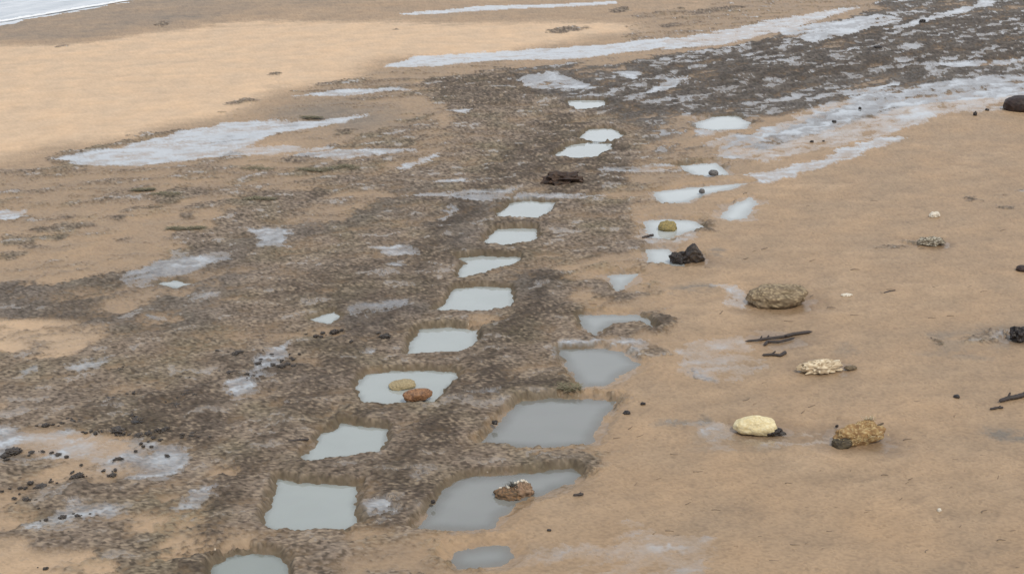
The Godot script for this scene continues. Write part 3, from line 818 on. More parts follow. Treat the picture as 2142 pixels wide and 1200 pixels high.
func sea() -> void:
	# a sheet of small waves from the shore line out to the horizon; its edge runs under the beach
	var out := Vector2(SHORE_DIR.y, -SHORE_DIR.x)        # away from the beach
	var v := PackedVector3Array()
	var cl := PackedColorArray()
	var idx := PackedInt32Array()
	var ds := PackedFloat32Array()
	var d := -1.5
	while d < 14.0:
		ds.append(d)
		d += .12
	for k in [16.0, 20.0, 30.0, 60.0, 120.0, 300.0, 900.0]:
		ds.append(k)
	var ls := PackedFloat32Array([-400.0, -200.0, -100.0, -50.0, -25.0])
	var l := -14.0
	while l < 18.0:
		ls.append(l)
		l += .12
	for k in [30.0, 60.0, 120.0, 300.0, 800.0]:
		ls.append(k)
	for a in ls:
		for b in ds:
			var q := SHORE + SHORE_DIR * a + out * b
			var wv := n_streak.get_noise_2d(a * .35, b * 1.4)
			v.append(Vector3(q.x, SEA_LEVEL + (.03 * wv + .008 * n_mid.get_noise_2d(q.x, q.y)) * clampf(b + .6, .1, 1.0), q.y))
			var t := clampf(.45 + wv * .9 + n_fine.get_noise_2d(q.x * .5, q.y * .5) * .4, 0.0, 1.0)
			cl.append(Color(.34, .38, .41).lerp(Color(.66, .68, .70), t * .8))
	var m := ds.size()
	for a in ls.size() - 1:
		for b in m - 1:
			var k := a * m + b
			idx.append_array(PackedInt32Array([k, k + 1, k + m, k + 1, k + m + 1, k + m]))
	idx = facing_up(idx, v)
	var o := put("sea", array_mesh(v, normals_of(v, idx), cl, idx), M.sea)
	o.set_meta("kind", "structure")
	o.set_meta("label", "pale grey sea washing up to the far corner of the beach")
	# the thin lip of foam where it ends
	v = PackedVector3Array()
	cl = PackedColorArray()
	idx = PackedInt32Array()
	var steps := 260
	for k in steps + 1:
		var a := -14.0 + 30.0 * k / steps
		var off := .5 * n_low.get_noise_2d(a * 1.2, 3.0) + .12 * n_mid.get_noise_2d(a, 9.0)
		var wide := .16 + .12 * n_mid.get_noise_2d(a * .6, 20.0)
		for j in 4:
			var q := SHORE + SHORE_DIR * a - out * (-.12 + off * .2 + wide * (j / 3.0 - .5))
			v.append(Vector3(q.x, SEA_LEVEL + .015 + (.035 if j == 1 or j == 2 else 0.0) * (1.0 + n_fine.get_noise_2d(a, j)), q.y))
			cl.append(Color(.80, .81, .82))
	for k in steps:
		for j in 3:
			var b := k * 4 + j
			idx.append_array(PackedInt32Array([b, b + 1, b + 4, b + 1, b + 5, b + 4]))
	idx = facing_up(idx, v)
	o = put("sea_foam", array_mesh(v, normals_of(v, idx), cl, idx), M.foam)
	o.set_meta("kind", "structure")
	o.set_meta("label", "thin white lip of foam along the water's edge")


# ---------------------------------------------------------------- stones

func stone_mesh(size: Vector3, look: Dictionary, seed_shift: float, around := 40, up := 24) -> ArrayMesh:
	var v := PackedVector3Array()
	var cl := PackedColorArray()
	var idx := PackedInt32Array()
	var amp: float = look.amp
	var fq: float = look.f
	var jag: float = look.jag
	var box: float = look.get("box", .88)
	var sh := Vector3(seed_shift * 7.3, seed_shift * 3.1, seed_shift * 5.7)
	for a in up + 1:
		var th := PI * a / up
		for b in around + 1:
			var ph := TAU * (b % around) / around
			var d := Vector3(sin(th) * cos(ph), cos(th), sin(th) * sin(ph))
			var dd := Vector3(d.x, d.y * minf(1.2, size.y / size.x * 1.6), d.z * size.z / size.x)
			var big := n_shape.get_noise_3dv(d * fq * .32 + sh)
			var small := n_shape.get_noise_3dv(dd * fq * 1.0 + sh * 2.0)
			var fine := n_shape.get_noise_3dv(dd * 3.6 + sh * 2.0)
			var edge := 1.0 - 2.2 * absf(n_round.get_noise_3dv(dd * fq * 1.2 + sh * 3.0))
			var rad := 1.0 + amp * (big * 1.5 + small * .35 + fine * .10) + amp * jag * (edge - .4) * .7
			# a squarer, flatter stone than a ball
			var q := Vector3(signf(d.x) * pow(absf(d.x), box), signf(d.y) * pow(absf(d.y), box - .05), signf(d.z) * pow(absf(d.z), box)) * rad
			q.y = maxf(q.y, -.55)
			if look.has("peak") and q.y > -.4:
				q.y = -.4 + (q.y + .4) * clampf(1.12 - .85 * absf(d.x - .05), .3, 1.05)
			v.append(Vector3(q.x * size.x * .5, (q.y + .45) * size.y / 1.45, q.z * size.z * .5))
			var t := clampf(.5 + 1.1 * n_shape.get_noise_3dv(dd * 1.1 + sh), 0.0, 1.0)
			var col: Color = look.a.lerp(look.b, t)
			var spot := n_shape.get_noise_3dv(dd * float(look.get("spots", 3.0)) + sh)
			col = col.lerp(look.s, .9 * smoothstep(.0, .3, spot))
			var gr := 1.0 + .3 * fine
			cl.append(Color(col.r * gr, col.g * gr, col.b * gr))
	for a in up:
		for b in around:
			var k := a * (around + 1) + b
			var n := k + around + 1
			idx.append_array(PackedInt32Array([k, k + 1, n, k + 1, n + 1, n]))
	var nn := normals_of(v, idx)
	for a in up + 1:       # close the seam
		var k := a * (around + 1)
		var s := (nn[k] + nn[k + around]).normalized()
		nn[k] = s
		nn[k + around] = s
	return array_mesh(v, nn, cl, idx)


func stone(called: String, label: String, category: String, group: String, pos: Vector3, size: Vector3, turn: float, look: Dictionary) -> MeshInstance3D:
	var small := size.x < .14
	var o := put(called, stone_mesh(size, look, pos.x * .37 + pos.z * .11, 20 if small else 96, 12 if small else 56), mat(look.rough, .45))
	o.position = pos
	o.rotation.y = turn
	tag(o, label, category, group)
	return o


func jagged_rock(label: String, pos: Vector3, w: float, h: float) -> void:
	var t := thing("jagged_rock", label, "rock", pos, .05)
	var main := put("peak", stone_mesh(Vector3(w * .70, h, w * .48), BLACK_PEAK, 2.6, 72, 40), mat(.5, .45), t)
	main.position = Vector3(w * .14, -.01, 0)
	var lobe := put("lobe", stone_mesh(Vector3(w * .50, h * .58, w * .42), BLACK_JAG, 5.2, 56, 30), mat(.5, .45), t)
	lobe.position = Vector3(-w * .26, -.01, w * .05)


func stones() -> void:
	stone("boulder", "large dark brown rounded boulder at the wash, cut off by the picture edge", "boulder", "", Vector3(10.91, 0.0, -27.11), Vector3(0.808, 0.304, 0.646), 0, DARK_ROUND)
	stone("boulder", "big oblong tan stone crusted with pale specks, standing in wet sand", "boulder", "", Vector3(3.46, 0.0, -15.70), Vector3(0.799, 0.203, 0.527), 0.08, SPECKLED)
	stone("stone", "smooth pale yellow oval stone on the open sand", "stone", "", Vector3(2.52, 0.0, -11.96), Vector3(0.430, 0.149, 0.258), -0.05, YELLOW)
	stone("stone", "small black wedge of stone tucked against the pale yellow stone", "stone", "", Vector3(2.70, 0.0, -11.90), Vector3(0.186, 0.053, 0.111), 0.1, BLACK_JAG)
	stone("stone", "pale flat coral rubble bar lying on wet sand beyond the ragged lump", "stone", "", Vector3(3.53, 0.0, -13.49), Vector3(0.500, 0.110, 0.175), 0.22, PALE_CORAL)
	stone("stone", "small brown flake of stone at the end of the pale rubble bar", "stone", "", Vector3(3.88, 0.0, -13.53), Vector3(0.142, 0.031, 0.085), 0.1, BROWN_FLAT)
	stone("stone", "grey pitted stone half sunk beyond the big speckled boulder", "stone", "", Vector3(6.18, 0.0, -18.06), Vector3(0.379, 0.094, 0.189), 0.1, GREY_PIT)
	stone("stone", "small white broken shell like stone on the far open sand", "stone", "", Vector3(6.65, 0.0, -19.42), Vector3(0.180, 0.074, 0.108), 0.3, WHITE)
	stone("pebble", "round mustard yellow stone in the middle of a white pool", "stone", "", Vector3(2.38, -0.03, -18.83), Vector3(0.290, 0.137, 0.232), 0, MUSTARD)
	stone("stone", "flat yellow slab stone breaking the surface of the wide pool", "stone", "", Vector3(-1.22, -0.05, -13.14), Vector3(0.274, 0.073, 0.192), 0.3, YELLOW_OCHRE)
	stone("stone", "orange brown wedge stone on the near rim of the wide pool", "stone", "", Vector3(-1.03, -0.02, -12.77), Vector3(0.331, 0.112, 0.165), 0.35, ORANGE)
	stone("pebble", "grey pebble in the wedge shaped white pool", "pebble", "", Vector3(3.53, 0.0, -21.89), Vector3(0.167, 0.081, 0.134), 0, GREY_PEB)
	stone("pebble", "dark pebble splitting the long tapering white pool", "pebble", "", Vector3(3.17, 0.0, -20.75), Vector3(0.096, 0.069, 0.077), 0, GREY_PEB)
	stone("rock", "dark reddish brown slab of rock behind the six sided pool", "rock", "", Vector3(0.87, 0.0, -21.45), Vector3(0.685, 0.151, 0.479), 0.15, REDDISH)
	stone("rock", "black rounded rock at the picture edge above the driftwood pieces", "rock", "", Vector3(6.16, 0.0, -14.44), Vector3(0.265, 0.139, 0.185), 0.3, BLACK_JAG)
	stone("rock", "low dark rock tip at the picture edge, between the boulder and the black rounded rock", "rock", "", Vector3(7.11, 0.0, -16.89), Vector3(0.212, 0.066, 0.148), 0, DARK_ROUND)
	stone("pebble", "tiny white pebble alone on the bare near sand", "pebble", "", Vector3(3.90, 0.0, -10.33), Vector3(0.039, 0.028, 0.035), 0, WHITE)
	stone("pebble", "small cream shell fragment just beyond the tip of the big speckled boulder", "pebble", "", Vector3(4.40, 0.0, -15.87), Vector3(0.151, 0.036, 0.075), 0.25, WHITE)
	stone("pebble", "black pebble standing in the bright wash, larger of two near the dark boulder", "pebble", "", Vector3(9.69, 0.0, -26.55), Vector3(0.080, 0.082, 0.072), 0, BLACK_JAG)
	stone("pebble", "flat black pebble in the bright wash, closest to the dark boulder", "pebble", "", Vector3(10.10, 0.0, -27.01), Vector3(0.091, 0.041, 0.082), 0, BLACK_JAG)
	stone("pebble", "black pebble at the end of the sand spit above the bright strip", "pebble", "", Vector3(5.76, 0.0, -24.20), Vector3(0.064, 0.048, 0.058), 0, BLACK_JAG)
	stone("pebble", "faint dark pebble beside the pebble at the sand spit", "pebble", "", Vector3(6.00, 0.0, -24.27), Vector3(0.055, 0.030, 0.050), 0, BLACK_JAG)
	stone("pebble", "black stone on the streaked dark rock near the top edge", "pebble", "", Vector3(12.33, 0.0, -39.07), Vector3(0.186, 0.100, 0.168), 0, BLACK_JAG)
	stone("pebble", "flat black stone in the middle of the dark far rock", "pebble", "", Vector3(9.82, 0.0, -34.72), Vector3(0.230, 0.051, 0.207), 0, BLACK_JAG)
	stone("pebble", "dark pebble in the wash above the bright oval pool", "pebble", "", Vector3(7.43, 0.0, -27.14), Vector3(0.071, 0.054, 0.064), 0, BLACK_JAG)
	stone("pebble", "black pebble at the tip of a bright strip beyond the bright oval pool", "pebble", "", Vector3(6.60, 0.0, -25.94), Vector3(0.088, 0.039, 0.079), 0, BLACK_JAG)
	stone("pebble", "larger of two dark pebbles on sand by the big empty pool", "pebble", "", Vector3(1.22, 0.0, -12.37), Vector3(0.081, 0.023, 0.073), 0, BLACK_JAG)
	stone("pebble", "smaller dark pebble on sand by the big empty pool", "pebble", "", Vector3(1.41, 0.0, -12.59), Vector3(0.056, 0.019, 0.051), 0, BLACK_JAG)
	stone("pebble", "black pebble at the corner of the big empty pool", "pebble", "", Vector3(-0.18, 0.0, -12.12), Vector3(0.060, 0.033, 0.054), 0, BLACK_JAG)
	stone("pebble", "dark pebble at the side rim of the largest grey pool", "pebble", "", Vector3(-0.73, 0.0, -10.48), Vector3(0.044, 0.027, 0.040), 0, BLACK_JAG)
	stone("pebble", "dark pebble on the bare sand below the largest grey pool", "pebble", "", Vector3(0.33, 0.0, -9.99), Vector3(0.038, 0.012, 0.034), 0, BLACK_JAG)
	stone("pebble", "tiny pebble on sand beside the ragged brown lump", "pebble", "", Vector3(3.37, 0.0, -12.04), Vector3(0.030, 0.025, 0.027), 0, BLACK_JAG)
	stone("pebble", "dark pebble on sand between the white pebble and the driftwood at the edge", "pebble", "", Vector3(4.85, 0.0, -12.77), Vector3(0.062, 0.024, 0.056), 0, BLACK_JAG)


func thing(called: String, label: String, category: String, pos: Vector3, turn := 0.0) -> Node3D:
	var o := Node3D.new()
	o.name = numbered(called)
	add_child(o)
	o.position = pos
	o.rotation.y = turn
	tag(o, label, category)
	return o


func blades(count: int, spread: Vector3, length: float, lie: float, a: Color, b: Color, wide: float) -> ArrayMesh:
	var v := PackedVector3Array()
	var cl := PackedColorArray()
	var idx := PackedInt32Array()
	for k in count:
		var ang := rng.randf() * TAU
		var rad := absf(rng.randfn(0.0, .55))
		var p := Vector3(cos(ang) * rad * spread.x, rng.randf() * spread.y, sin(ang) * rad * spread.z)
		var out := Vector3(cos(ang + rng.randfn(0, .9)), 0, sin(ang + rng.randfn(0, .9)))
		var side := out.cross(Vector3.UP).normalized() * wide * rng.randf_range(.6, 1.2)
		var ln := length * rng.randf_range(.5, 1.2)
		var col := a.lerp(b, rng.randf())
		var first := v.size()
		for j in 4:
			var t := j / 3.0
			var q := p + out * ln * t * lie + Vector3.UP * ln * (1.0 - lie) * (t - t * t * .55)
			var w := side * (1.0 - t * .85)
			v.append(q - w)
			v.append(q + w)
			cl.append(col)
			cl.append(col)
		for j in 3:
			var f := first + j * 2
			idx.append_array(PackedInt32Array([f, f + 1, f + 2, f + 1, f + 3, f + 2]))
	return array_mesh(v, normals_of(v, idx), cl, idx)


func crusted_stone(pos: Vector3, w: float) -> void:
	var t := thing("encrusted_stone", "orange brown stone with weed and white barnacles standing in the largest grey pool", "stone", pos)
	var look_a := {"a": Color(.17, .105, .06), "b": Color(.07, .055, .04), "s": Color(.28, .16, .08), "box": 1.0, "amp": .26, "f": 1.4, "jag": .5, "rough": .8}
	var look_b := {"a": Color(.30, .19, .12), "b": Color(.11, .08, .055), "s": Color(.38, .25, .16), "box": 1.0, "amp": .26, "f": 1.4, "jag": .4, "rough": .8}
	var a := put("lobe", stone_mesh(Vector3(w * .66, w * .30, w * .42), look_a, 3.0, 44, 26), mat(.8, .4), t)
	a.position = Vector3(-w * .17, -.02, .02)
	a.rotation = Vector3(0, .15, .05)
	var b := put("lobe", stone_mesh(Vector3(w * .56, w * .36, w * .40), look_b, 8.0, 44, 26), mat(.8, .4), t)
	b.position = Vector3(w * .20, -.01, -w * .06)
	b.rotation = Vector3(0, -.2, -.1)
	var root := put("stone_foot", stone_mesh(Vector3(w * .5, w * .14, w * .42), look_a, 5.0, 30, 16), mat(.8, .4), t)
	root.position = Vector3(0, -.03, w * .10)
	var tuft := put("weed_tuft", blades(170, Vector3(w * .17, .01, w * .1), w * .26, .45, Color(.055, .05, .042), Color(.17, .16, .14), w * .012), M.weed, t)
	tuft.position = Vector3(0, w * .22, -w * .06)
	tuft.set_meta("kind", "stuff")
	for k in 22:
		var on := a if k % 3 == 0 else b
		var half := (Vector3(w * .62, w * .30, w * .40) if k % 3 == 0 else Vector3(w * .48, w * .40, w * .36)) * .5
		var dx := rng.randf_range(-.75, .75)
		var dz := rng.randf_range(-.55, .0)
		var bar := put("barnacle", stone_mesh(Vector3.ONE * w * rng.randf_range(.045, .08), WHITE, k * 1.7, 8, 6), mat(.8, .4), t)
		bar.position = on.position + Vector3(dx * half.x, half.y * 2.0 * (.31 + .62 * sqrt(maxf(0.0, 1.0 - dx * dx - dz * dz)) - .04), dz * half.z)


func ragged_lump(pos: Vector3, w: float) -> void:
	var t := thing("sponge_lump", "ragged brown and yellow lump with frilly fringes and a dark end, washed up on sand", "lump", pos, .30)
	var look := {"a": Color(.32, .195, .085), "b": Color(.20, .115, .05), "s": Color(.46, .34, .17), "box": .96, "amp": .24, "f": 1.1, "jag": .45, "rough": .85, "spots": 2.6}
	var body := put("body", stone_mesh(Vector3(w * .86, w * .30, w * .40), look, 4.0, 110, 60), mat(.85, .4), t)
	body.position = Vector3(0, -.01, 0)
	body.rotation.z = .07
	var hump := put("hump", stone_mesh(Vector3(w * .40, w * .20, w * .30), look, 9.0, 80, 44), mat(.85, .4), t)
	hump.position = Vector3(w * .20, w * .10, -w * .05)
	var dark := {"a": Color(.07, .055, .035), "b": Color(.045, .035, .026), "s": Color(.12, .095, .055), "amp": .2, "f": 1.6, "jag": .4, "rough": .7}
	var end := put("dark_end", stone_mesh(Vector3(w * .34, w * .13, w * .26), dark, 6.0, 30, 18), mat(.7, .4), t)
	end.position = Vector3(-w * .36, -.01, w * .10)
	var fr := put("fringe", blades(260, Vector3(w * .34, w * .10, w * .09), w * .11, .5, Color(.72, .60, .38), Color(.42, .30, .14), w * .011), M.weed, t)
	fr.position = Vector3(w * .06, w * .06, w * .16)
	fr.set_meta("kind", "stuff")
	var top := put("frill", blades(70, Vector3(w * .12, w * .02, w * .06), w * .20, .2, Color(.62, .56, .44), Color(.40, .31, .18), w * .012), M.weed, t)
	top.position = Vector3(w * .26, w * .24, -w * .10)
	top.set_meta("kind", "stuff")
	for k in 2:
		var s := put("root", tube([Vector3(w * .36, w * .10, -w * .06), Vector3(w * .46, w * (.15 - .09 * k), -w * .10), Vector3(w * .58, w * (.17 - .15 * k), -w * (.12 - .05 * k))], w * .026, w * .014, Color(.10, .07, .04)), M.bark, t)
		s.rotation.y = 0.0


# ---------------------------------------------------------------- driftwood, weed and litter

func tube(path: Array, r0: float, r1: float, col: Color) -> ArrayMesh:
	var v := PackedVector3Array()
	var cl := PackedColorArray()
	var idx := PackedInt32Array()
	var curve := Curve3D.new()
	for k in path.size():
		var dir: Vector3 = (path[mini(k + 1, path.size() - 1)] - path[maxi(k - 1, 0)]) * .16
		curve.add_point(path[k], -dir, dir)
	var length := curve.get_baked_length()
	var n := 18
	for k in n + 1:
		var t := float(k) / n
		var p := curve.sample_baked(length * t)
		var q := curve.sample_baked(minf(length * t + .01, length)) - curve.sample_baked(maxf(length * t - .01, 0.0))
		var side := q.cross(Vector3.UP).normalized()
		var upw := side.cross(q).normalized()
		var rad := lerpf(r0, r1, t) * (1.0 + .35 * n_shape.get_noise_2d(t * length * 9.0, path[0].x * 3.0)) * (.15 if k == 0 or k == n else 1.0)
		for j in 9:
			var a := TAU * (j % 8) / 8.0
			v.append(p + (side * cos(a) + upw * sin(a)) * rad)
			var sh := 1.0 + .5 * n_shape.get_noise_3d(t * length * 14.0, j, path[0].z)
			cl.append(Color(col.r * sh, col.g * sh, col.b * sh))
	for k in n:
		for j in 8:
			var f := k * 9 + j
			idx.append_array(PackedInt32Array([f, f + 1, f + 9, f + 1, f + 10, f + 9]))
	var nn := normals_of(v, idx)
	var mid: Vector3 = v[9 * 9] - curve.sample_baked(length * .5)
	if nn[9 * 9].dot(mid) < 0.0:
		for j in range(0, idx.size(), 3):
			var t := idx[j + 1]
			idx[j + 1] = idx[j + 2]
			idx[j + 2] = t
		nn = normals_of(v, idx)
	return array_mesh(v, nn, cl, idx)


func stick(called: String, label: String, category: String, xz: Array, r0: float, r1: float, col: Color) -> void:
	var start := Vector3(xz[0], 0.0, xz[1])
	var path := []
	for k in range(0, xz.size(), 2):
		path.append(Vector3(xz[k], maxf(r0, r1) * .6, xz[k + 1]) - start)
	var t := thing(called, label, category, start)
	put("shaft", tube(path, r0, r1, col), M.bark, t)
	var n := path.size()
	var knots := 3 if n > 4 else 1
	for k in knots:
		var p: Vector3 = path[mini(k + 1, n - 1)]
		var dir := Vector3(rng.randf_range(.3, 1.0), .5, rng.randf_range(-.8, .8)).normalized()
		put("twig_stub", tube([p, p + dir * r1 * 1.4, p + dir * r1 * 2.6], r1 * .55, r1 * .4, col), M.bark, t)


func sticks() -> void:
	stick("driftwood_stick", "long dark driftwood stick with knots on sand near the big speckled boulder", "stick", [2.80, -14.31, 2.99, -14.36, 3.08, -14.40, 3.30, -14.46, 3.43, -14.54, 3.68, -14.62], 0.014, 0.020, BARK)
	stick("driftwood_stick", "short forked twig touching the underside of the long driftwood stick", "stick", [3.01, -14.19, 3.07, -14.30, 3.21, -14.30, 3.43, -14.43], 0.020, 0.011, BARK)
	stick("driftwood_stick", "curved dark twig with a thick knob, nearest to the pale rubble bar", "stick", [2.93, -13.89, 3.05, -13.91, 3.14, -13.88, 3.23, -13.98], 0.014, 0.022, BARK)
	stick("driftwood_stick", "short black stick beside the white pool of the yellow stone", "stick", [1.94, -18.30, 2.03, -18.37, 2.13, -18.44], 0.018, 0.021, BARK)
	stick("driftwood_stick", "short brown stick at the sandy rim of the largest grey pool", "stick", [0.57, -10.61, 0.62, -10.62, 0.67, -10.63], 0.011, 0.013, BARK)
	stick("driftwood_stick", "thin black stick on rock beside the slanted grey pool", "stick", [-2.28, -11.70, -2.17, -11.73, -2.06, -11.75], 0.010, 0.012, BARK)
	stick("driftwood_stick", "larger dark driftwood piece at the picture edge, beyond the bare sand", "stick", [5.26, -12.63, 5.38, -12.70, 5.49, -12.74, 5.64, -12.82], 0.021, 0.028, BARK)
	stick("driftwood_stick", "small brown twig in front of the edge driftwood piece", "stick", [5.10, -12.45, 5.20, -12.49, 5.26, -12.49], 0.013, 0.013, BARK)
	stick("driftwood_stick", "brown bit of wood on sand beyond the cream shell fragment", "stick", [4.91, -15.95, 5.00, -16.02, 5.10, -16.06], 0.016, 0.009, BARK)


func weed(label: String, pos: Vector3, wide: float, deep: float) -> void:
	var t := thing("weed_patch", label, "seaweed", pos)
	for k in 5:
		var o := put("frond_clump", blades(110, Vector3(wide * .20, .02, deep * .34), .09, .78, Color(.125, .118, .062), Color(.26, .21, .13), .007), M.weed, t)
		o.position = Vector3(wide * (-.36 + .18 * k), 0, deep * rng.randf_range(-.25, .25))
		o.set_meta("kind", "stuff")


func weeds() -> void:
	weed("green weed patch at the tip of the far long puddle", Vector3(-4.16, 0, -26.34), 0.46, 0.25)
	weed("dark green weed mound nearest to the long puddle on the sand", Vector3(-4.52, 0, -22.29), 0.53, 0.47)
	weed("flat olive weed patch between two weed mounds on the sand", Vector3(-3.52, 0, -22.16), 0.60, 0.29)
	weed("olive weed mound at the edge of the brown rock", Vector3(-2.99, 0, -22.32), 0.52, 0.40)
	weed("green weed strip on the sand beside the brown rock", Vector3(-4.97, 0, -18.78), 0.59, 0.19)
	weed("low olive weed patch on the streaked sand", Vector3(-5.73, 0, -20.66), 0.48, 0.22)
	weed("brown weed patch lying on streaked sand below the weed mound", Vector3(-4.13, 0, -20.40), 0.47, 0.18)
	weed("thin weed patch beyond the low olive patch", Vector3(-6.20, 0, -20.91), 0.37, 0.13)
	weed("dark weed tuft at the corner where the shield shaped pool ends", Vector3(0.63, 0, -12.98), 0.24, 0.18)


var clump_meshes := []


func clump(label: String, x: float, z: float, d: float) -> void:
	if clump_meshes.is_empty():
		for k in 8:
			var look := {"a": Color(.042, .032, .024), "b": Color(.075, .055, .038), "s": Color(.018, .014, .012), "amp": .55, "f": 2.6, "jag": .9, "rough": .6}
			clump_meshes.append(stone_mesh(Vector3(.95, .30, .7), look, 20.0 + k * 3.3, 22, 14))
	var o := put("seaweed_clump", clump_meshes[rng.randi() % 8], M.clump)
	o.position = Vector3(x, .012, z)
	o.rotation.y = rng.randf() * TAU
	o.scale = Vector3(d * rng.randf_range(.5, 1.15), d * rng.randf_range(.35, .8), d * rng.randf_range(.6, 1.6))
	tag(o, label, "seaweed", "dark weed clumps scattered over the rock")


func all_clumps() -> void:
	clump("black weed clump beside the beige film at the lower picture edge, first from left", -4.24, -11.04, 0.055)
	clump("black weed clump beside the beige film at the lower picture edge, second from left", -4.16, -10.94, 0.128)
	clump("black weed clump beside the beige film at the lower picture edge, third from left", -4.16, -11.01, 0.046)
	clump("black weed clump beside the beige film at the lower picture edge, fourth from left", -4.20, -11.19, 0.037)
	clump("black weed clump beside the beige film at the lower picture edge, fifth from left", -4.08, -10.97, 0.023)
	clump("black weed clump beside the beige film at the lower picture edge, sixth from left", -3.95, -11.07, 0.037)
	clump("black weed clump beside the beige film at the lower picture edge, seventh from left", -3.95, -11.10, 0.023)
	clump("black weed clump beside the beige film at the lower picture edge, eighth from left", -3.87, -10.97, 0.050)
	clump("black weed clump beside the beige film at the lower picture edge, ninth from left", -3.86, -11.06, 0.023)
	clump("black weed clump beside the beige film at the lower picture edge, tenth from left", -3.91, -11.25, 0.019)
	clump("black weed clump beside the beige film at the lower picture edge, eleventh from left", -3.83, -10.99, 0.073)
	clump("black weed clump beside the beige film at the lower picture edge, twelfth from left", -3.91, -11.29, 0.033)
	clump("black weed clump beside the beige film at the lower picture edge, thirteenth from left", -3.84, -11.09, 0.055)
	clump("black weed clump beside the beige film at the lower picture edge, fourteenth from left", -3.87, -11.32, 0.085)
	clump("black weed clump scattered on pale sand near the lower corner, first from left", -4.81, -10.63, 0.018)
	clump("black weed clump scattered on pale sand near the lower corner, second from left", -4.78, -10.67, 0.063)
	clump("black weed clump scattered on pale sand near the lower corner, third from left", -4.73, -10.72, 0.027)
	clump("black weed clump scattered on pale sand near the lower corner, fourth from left", -4.72, -10.72, 0.027)
	clump("black weed clump scattered on pale sand near the lower corner, fifth from left", -4.62, -10.54, 0.049)
	clump("black weed clump scattered on pale sand near the lower corner, sixth from left", -4.57, -10.45, 0.035)
	clump("black weed clump scattered on pale sand near the lower corner, seventh from left", -4.60, -10.62, 0.036)
	clump("black weed clump scattered on pale sand near the lower corner, eighth from left", -4.63, -10.73, 0.063)
	clump("black weed clump scattered on pale sand near the lower corner, ninth from left", -4.58, -10.73, 0.049)
	clump("black weed clump scattered on pale sand near the lower corner, tenth from left", -4.49, -10.51, 0.097)
	clump("black weed clump scattered on pale sand near the lower corner, eleventh from left", -4.57, -10.83, 0.054)
	clump("black weed clump scattered on pale sand near the lower corner, twelfth from left", -4.41, -10.51, 0.031)
	clump("black weed clump scattered on pale sand near the lower corner, thirteenth from left", -4.48, -10.74, 0.054)
	clump("black weed clump scattered on pale sand near the lower corner, fourteenth from left", -4.44, -10.76, 0.108)
	clump("black weed clump scattered on pale sand near the lower corner, fifteenth from left", -4.39, -10.85, 0.045)
	clump("black weed clump scattered on pale sand near the lower corner, sixteenth from left", -4.40, -10.90, 0.032)
	clump("black weed clump scattered on pale sand near the lower corner, seventeenth from left", -4.37, -10.86, 0.023)
	clump("black weed clump scattered on pale sand near the lower corner, eighteenth from left", -4.32, -10.83, 0.036)
	clump("small black weed clump on rock above the bottom edge, first from left", -4.00, -9.38, 0.016)
	clump("small black weed clump on rock above the bottom edge, second from left", -4.33, -10.36, 0.035)
	clump("small black weed clump on rock above the bottom edge, third from left", -4.24, -10.14, 0.021)
	clump("small black weed clump on rock above the bottom edge, fourth from left", -3.93, -9.36, 0.044)
	clump("small black weed clump on rock above the bottom edge, fifth from left", -4.19, -10.15, 0.052)
	clump("small black weed clump on rock above the bottom edge, sixth from left", -3.92, -9.37, 0.040)
	clump("small black weed clump on rock above the bottom edge, seventh from left", -4.06, -10.20, 0.069)
	clump("small black weed clump on rock above the bottom edge, eighth from left", -3.93, -9.95, 0.042)
	clump("small black weed clump on rock above the bottom edge, ninth from left", -3.98, -10.26, 0.030)
	clump("small black weed clump on rock above the bottom edge, tenth from left", -3.93, -10.22, 0.052)
	clump("small black weed clump on rock above the bottom edge, eleventh from left", -3.90, -10.23, 0.022)
	clump("small black weed clump on rock above the bottom edge, twelfth from left", -3.83, -10.26, 0.030)
	clump("black weed clump in the row along the white film, first from left", -5.11, -11.35, 0.028)
	clump("black weed clump in the row along the white film, second from left", -5.01, -11.38, 0.104)
	clump("black weed clump in the row along the white film, third from left", -4.97, -11.30, 0.056)
	clump("black weed clump in the row along the white film, fourth from left", -5.04, -11.51, 0.033)
	clump("black weed clump in the row along the white film, fifth from left", -4.97, -11.46, 0.124)
	clump("black weed clump in the row along the white film, sixth from left", -4.93, -11.43, 0.028)
	clump("black weed clump in the row along the white film, seventh from left", -4.91, -11.48, 0.057)
	clump("black weed clump in the row along the white film, eighth from left", -4.78, -11.39, 0.033)
	clump("black weed clump in the row along the white film, ninth from left", -4.78, -11.46, 0.048)
	clump("black weed clump in the row along the white film, tenth from left", -4.77, -11.48, 0.024)
	clump("black weed clump in the row along the white film, eleventh from left", -4.71, -11.47, 0.024)
	clump("black weed clump in the row along the white film, twelfth from left", -4.67, -11.47, 0.048)
	clump("black weed clump in the row along the white film, thirteenth from left", -4.58, -11.44, 0.038)
	clump("black weed clump in the row along the white film, fourteenth from left", -4.57, -11.46, 0.033)
	clump("black weed clump in the row along the white film, fifteenth from left", -4.50, -11.41, 0.057)
	clump("black weed clump in the row along the white film, sixteenth from left", -4.40, -11.36, 0.052)
	clump("black weed clump in the dense band above the white film, first from left", -4.93, -12.04, 0.035)
	clump("black weed clump in the dense band above the white film, second from left", -4.84, -12.05, 0.069)
	clump("black weed clump in the dense band above the white film, third from left", -4.82, -12.03, 0.030)
	clump("black weed clump in the dense band above the white film, fourth from left", -4.77, -12.07, 0.040)
	clump("black weed clump in the dense band above the white film, fifth from left", -4.70, -12.04, 0.025)
	clump("black weed clump in the dense band above the white film, sixth from left", -4.77, -12.29, 0.030)
	clump("black weed clump in the dense band above the white film, seventh from left", -4.71, -12.14, 0.025)
	clump("black weed clump in the dense band above the white film, eighth from left", -4.68, -12.09, 0.070)
	clump("black weed clump in the dense band above the white film, ninth from left", -4.72, -12.29, 0.035)
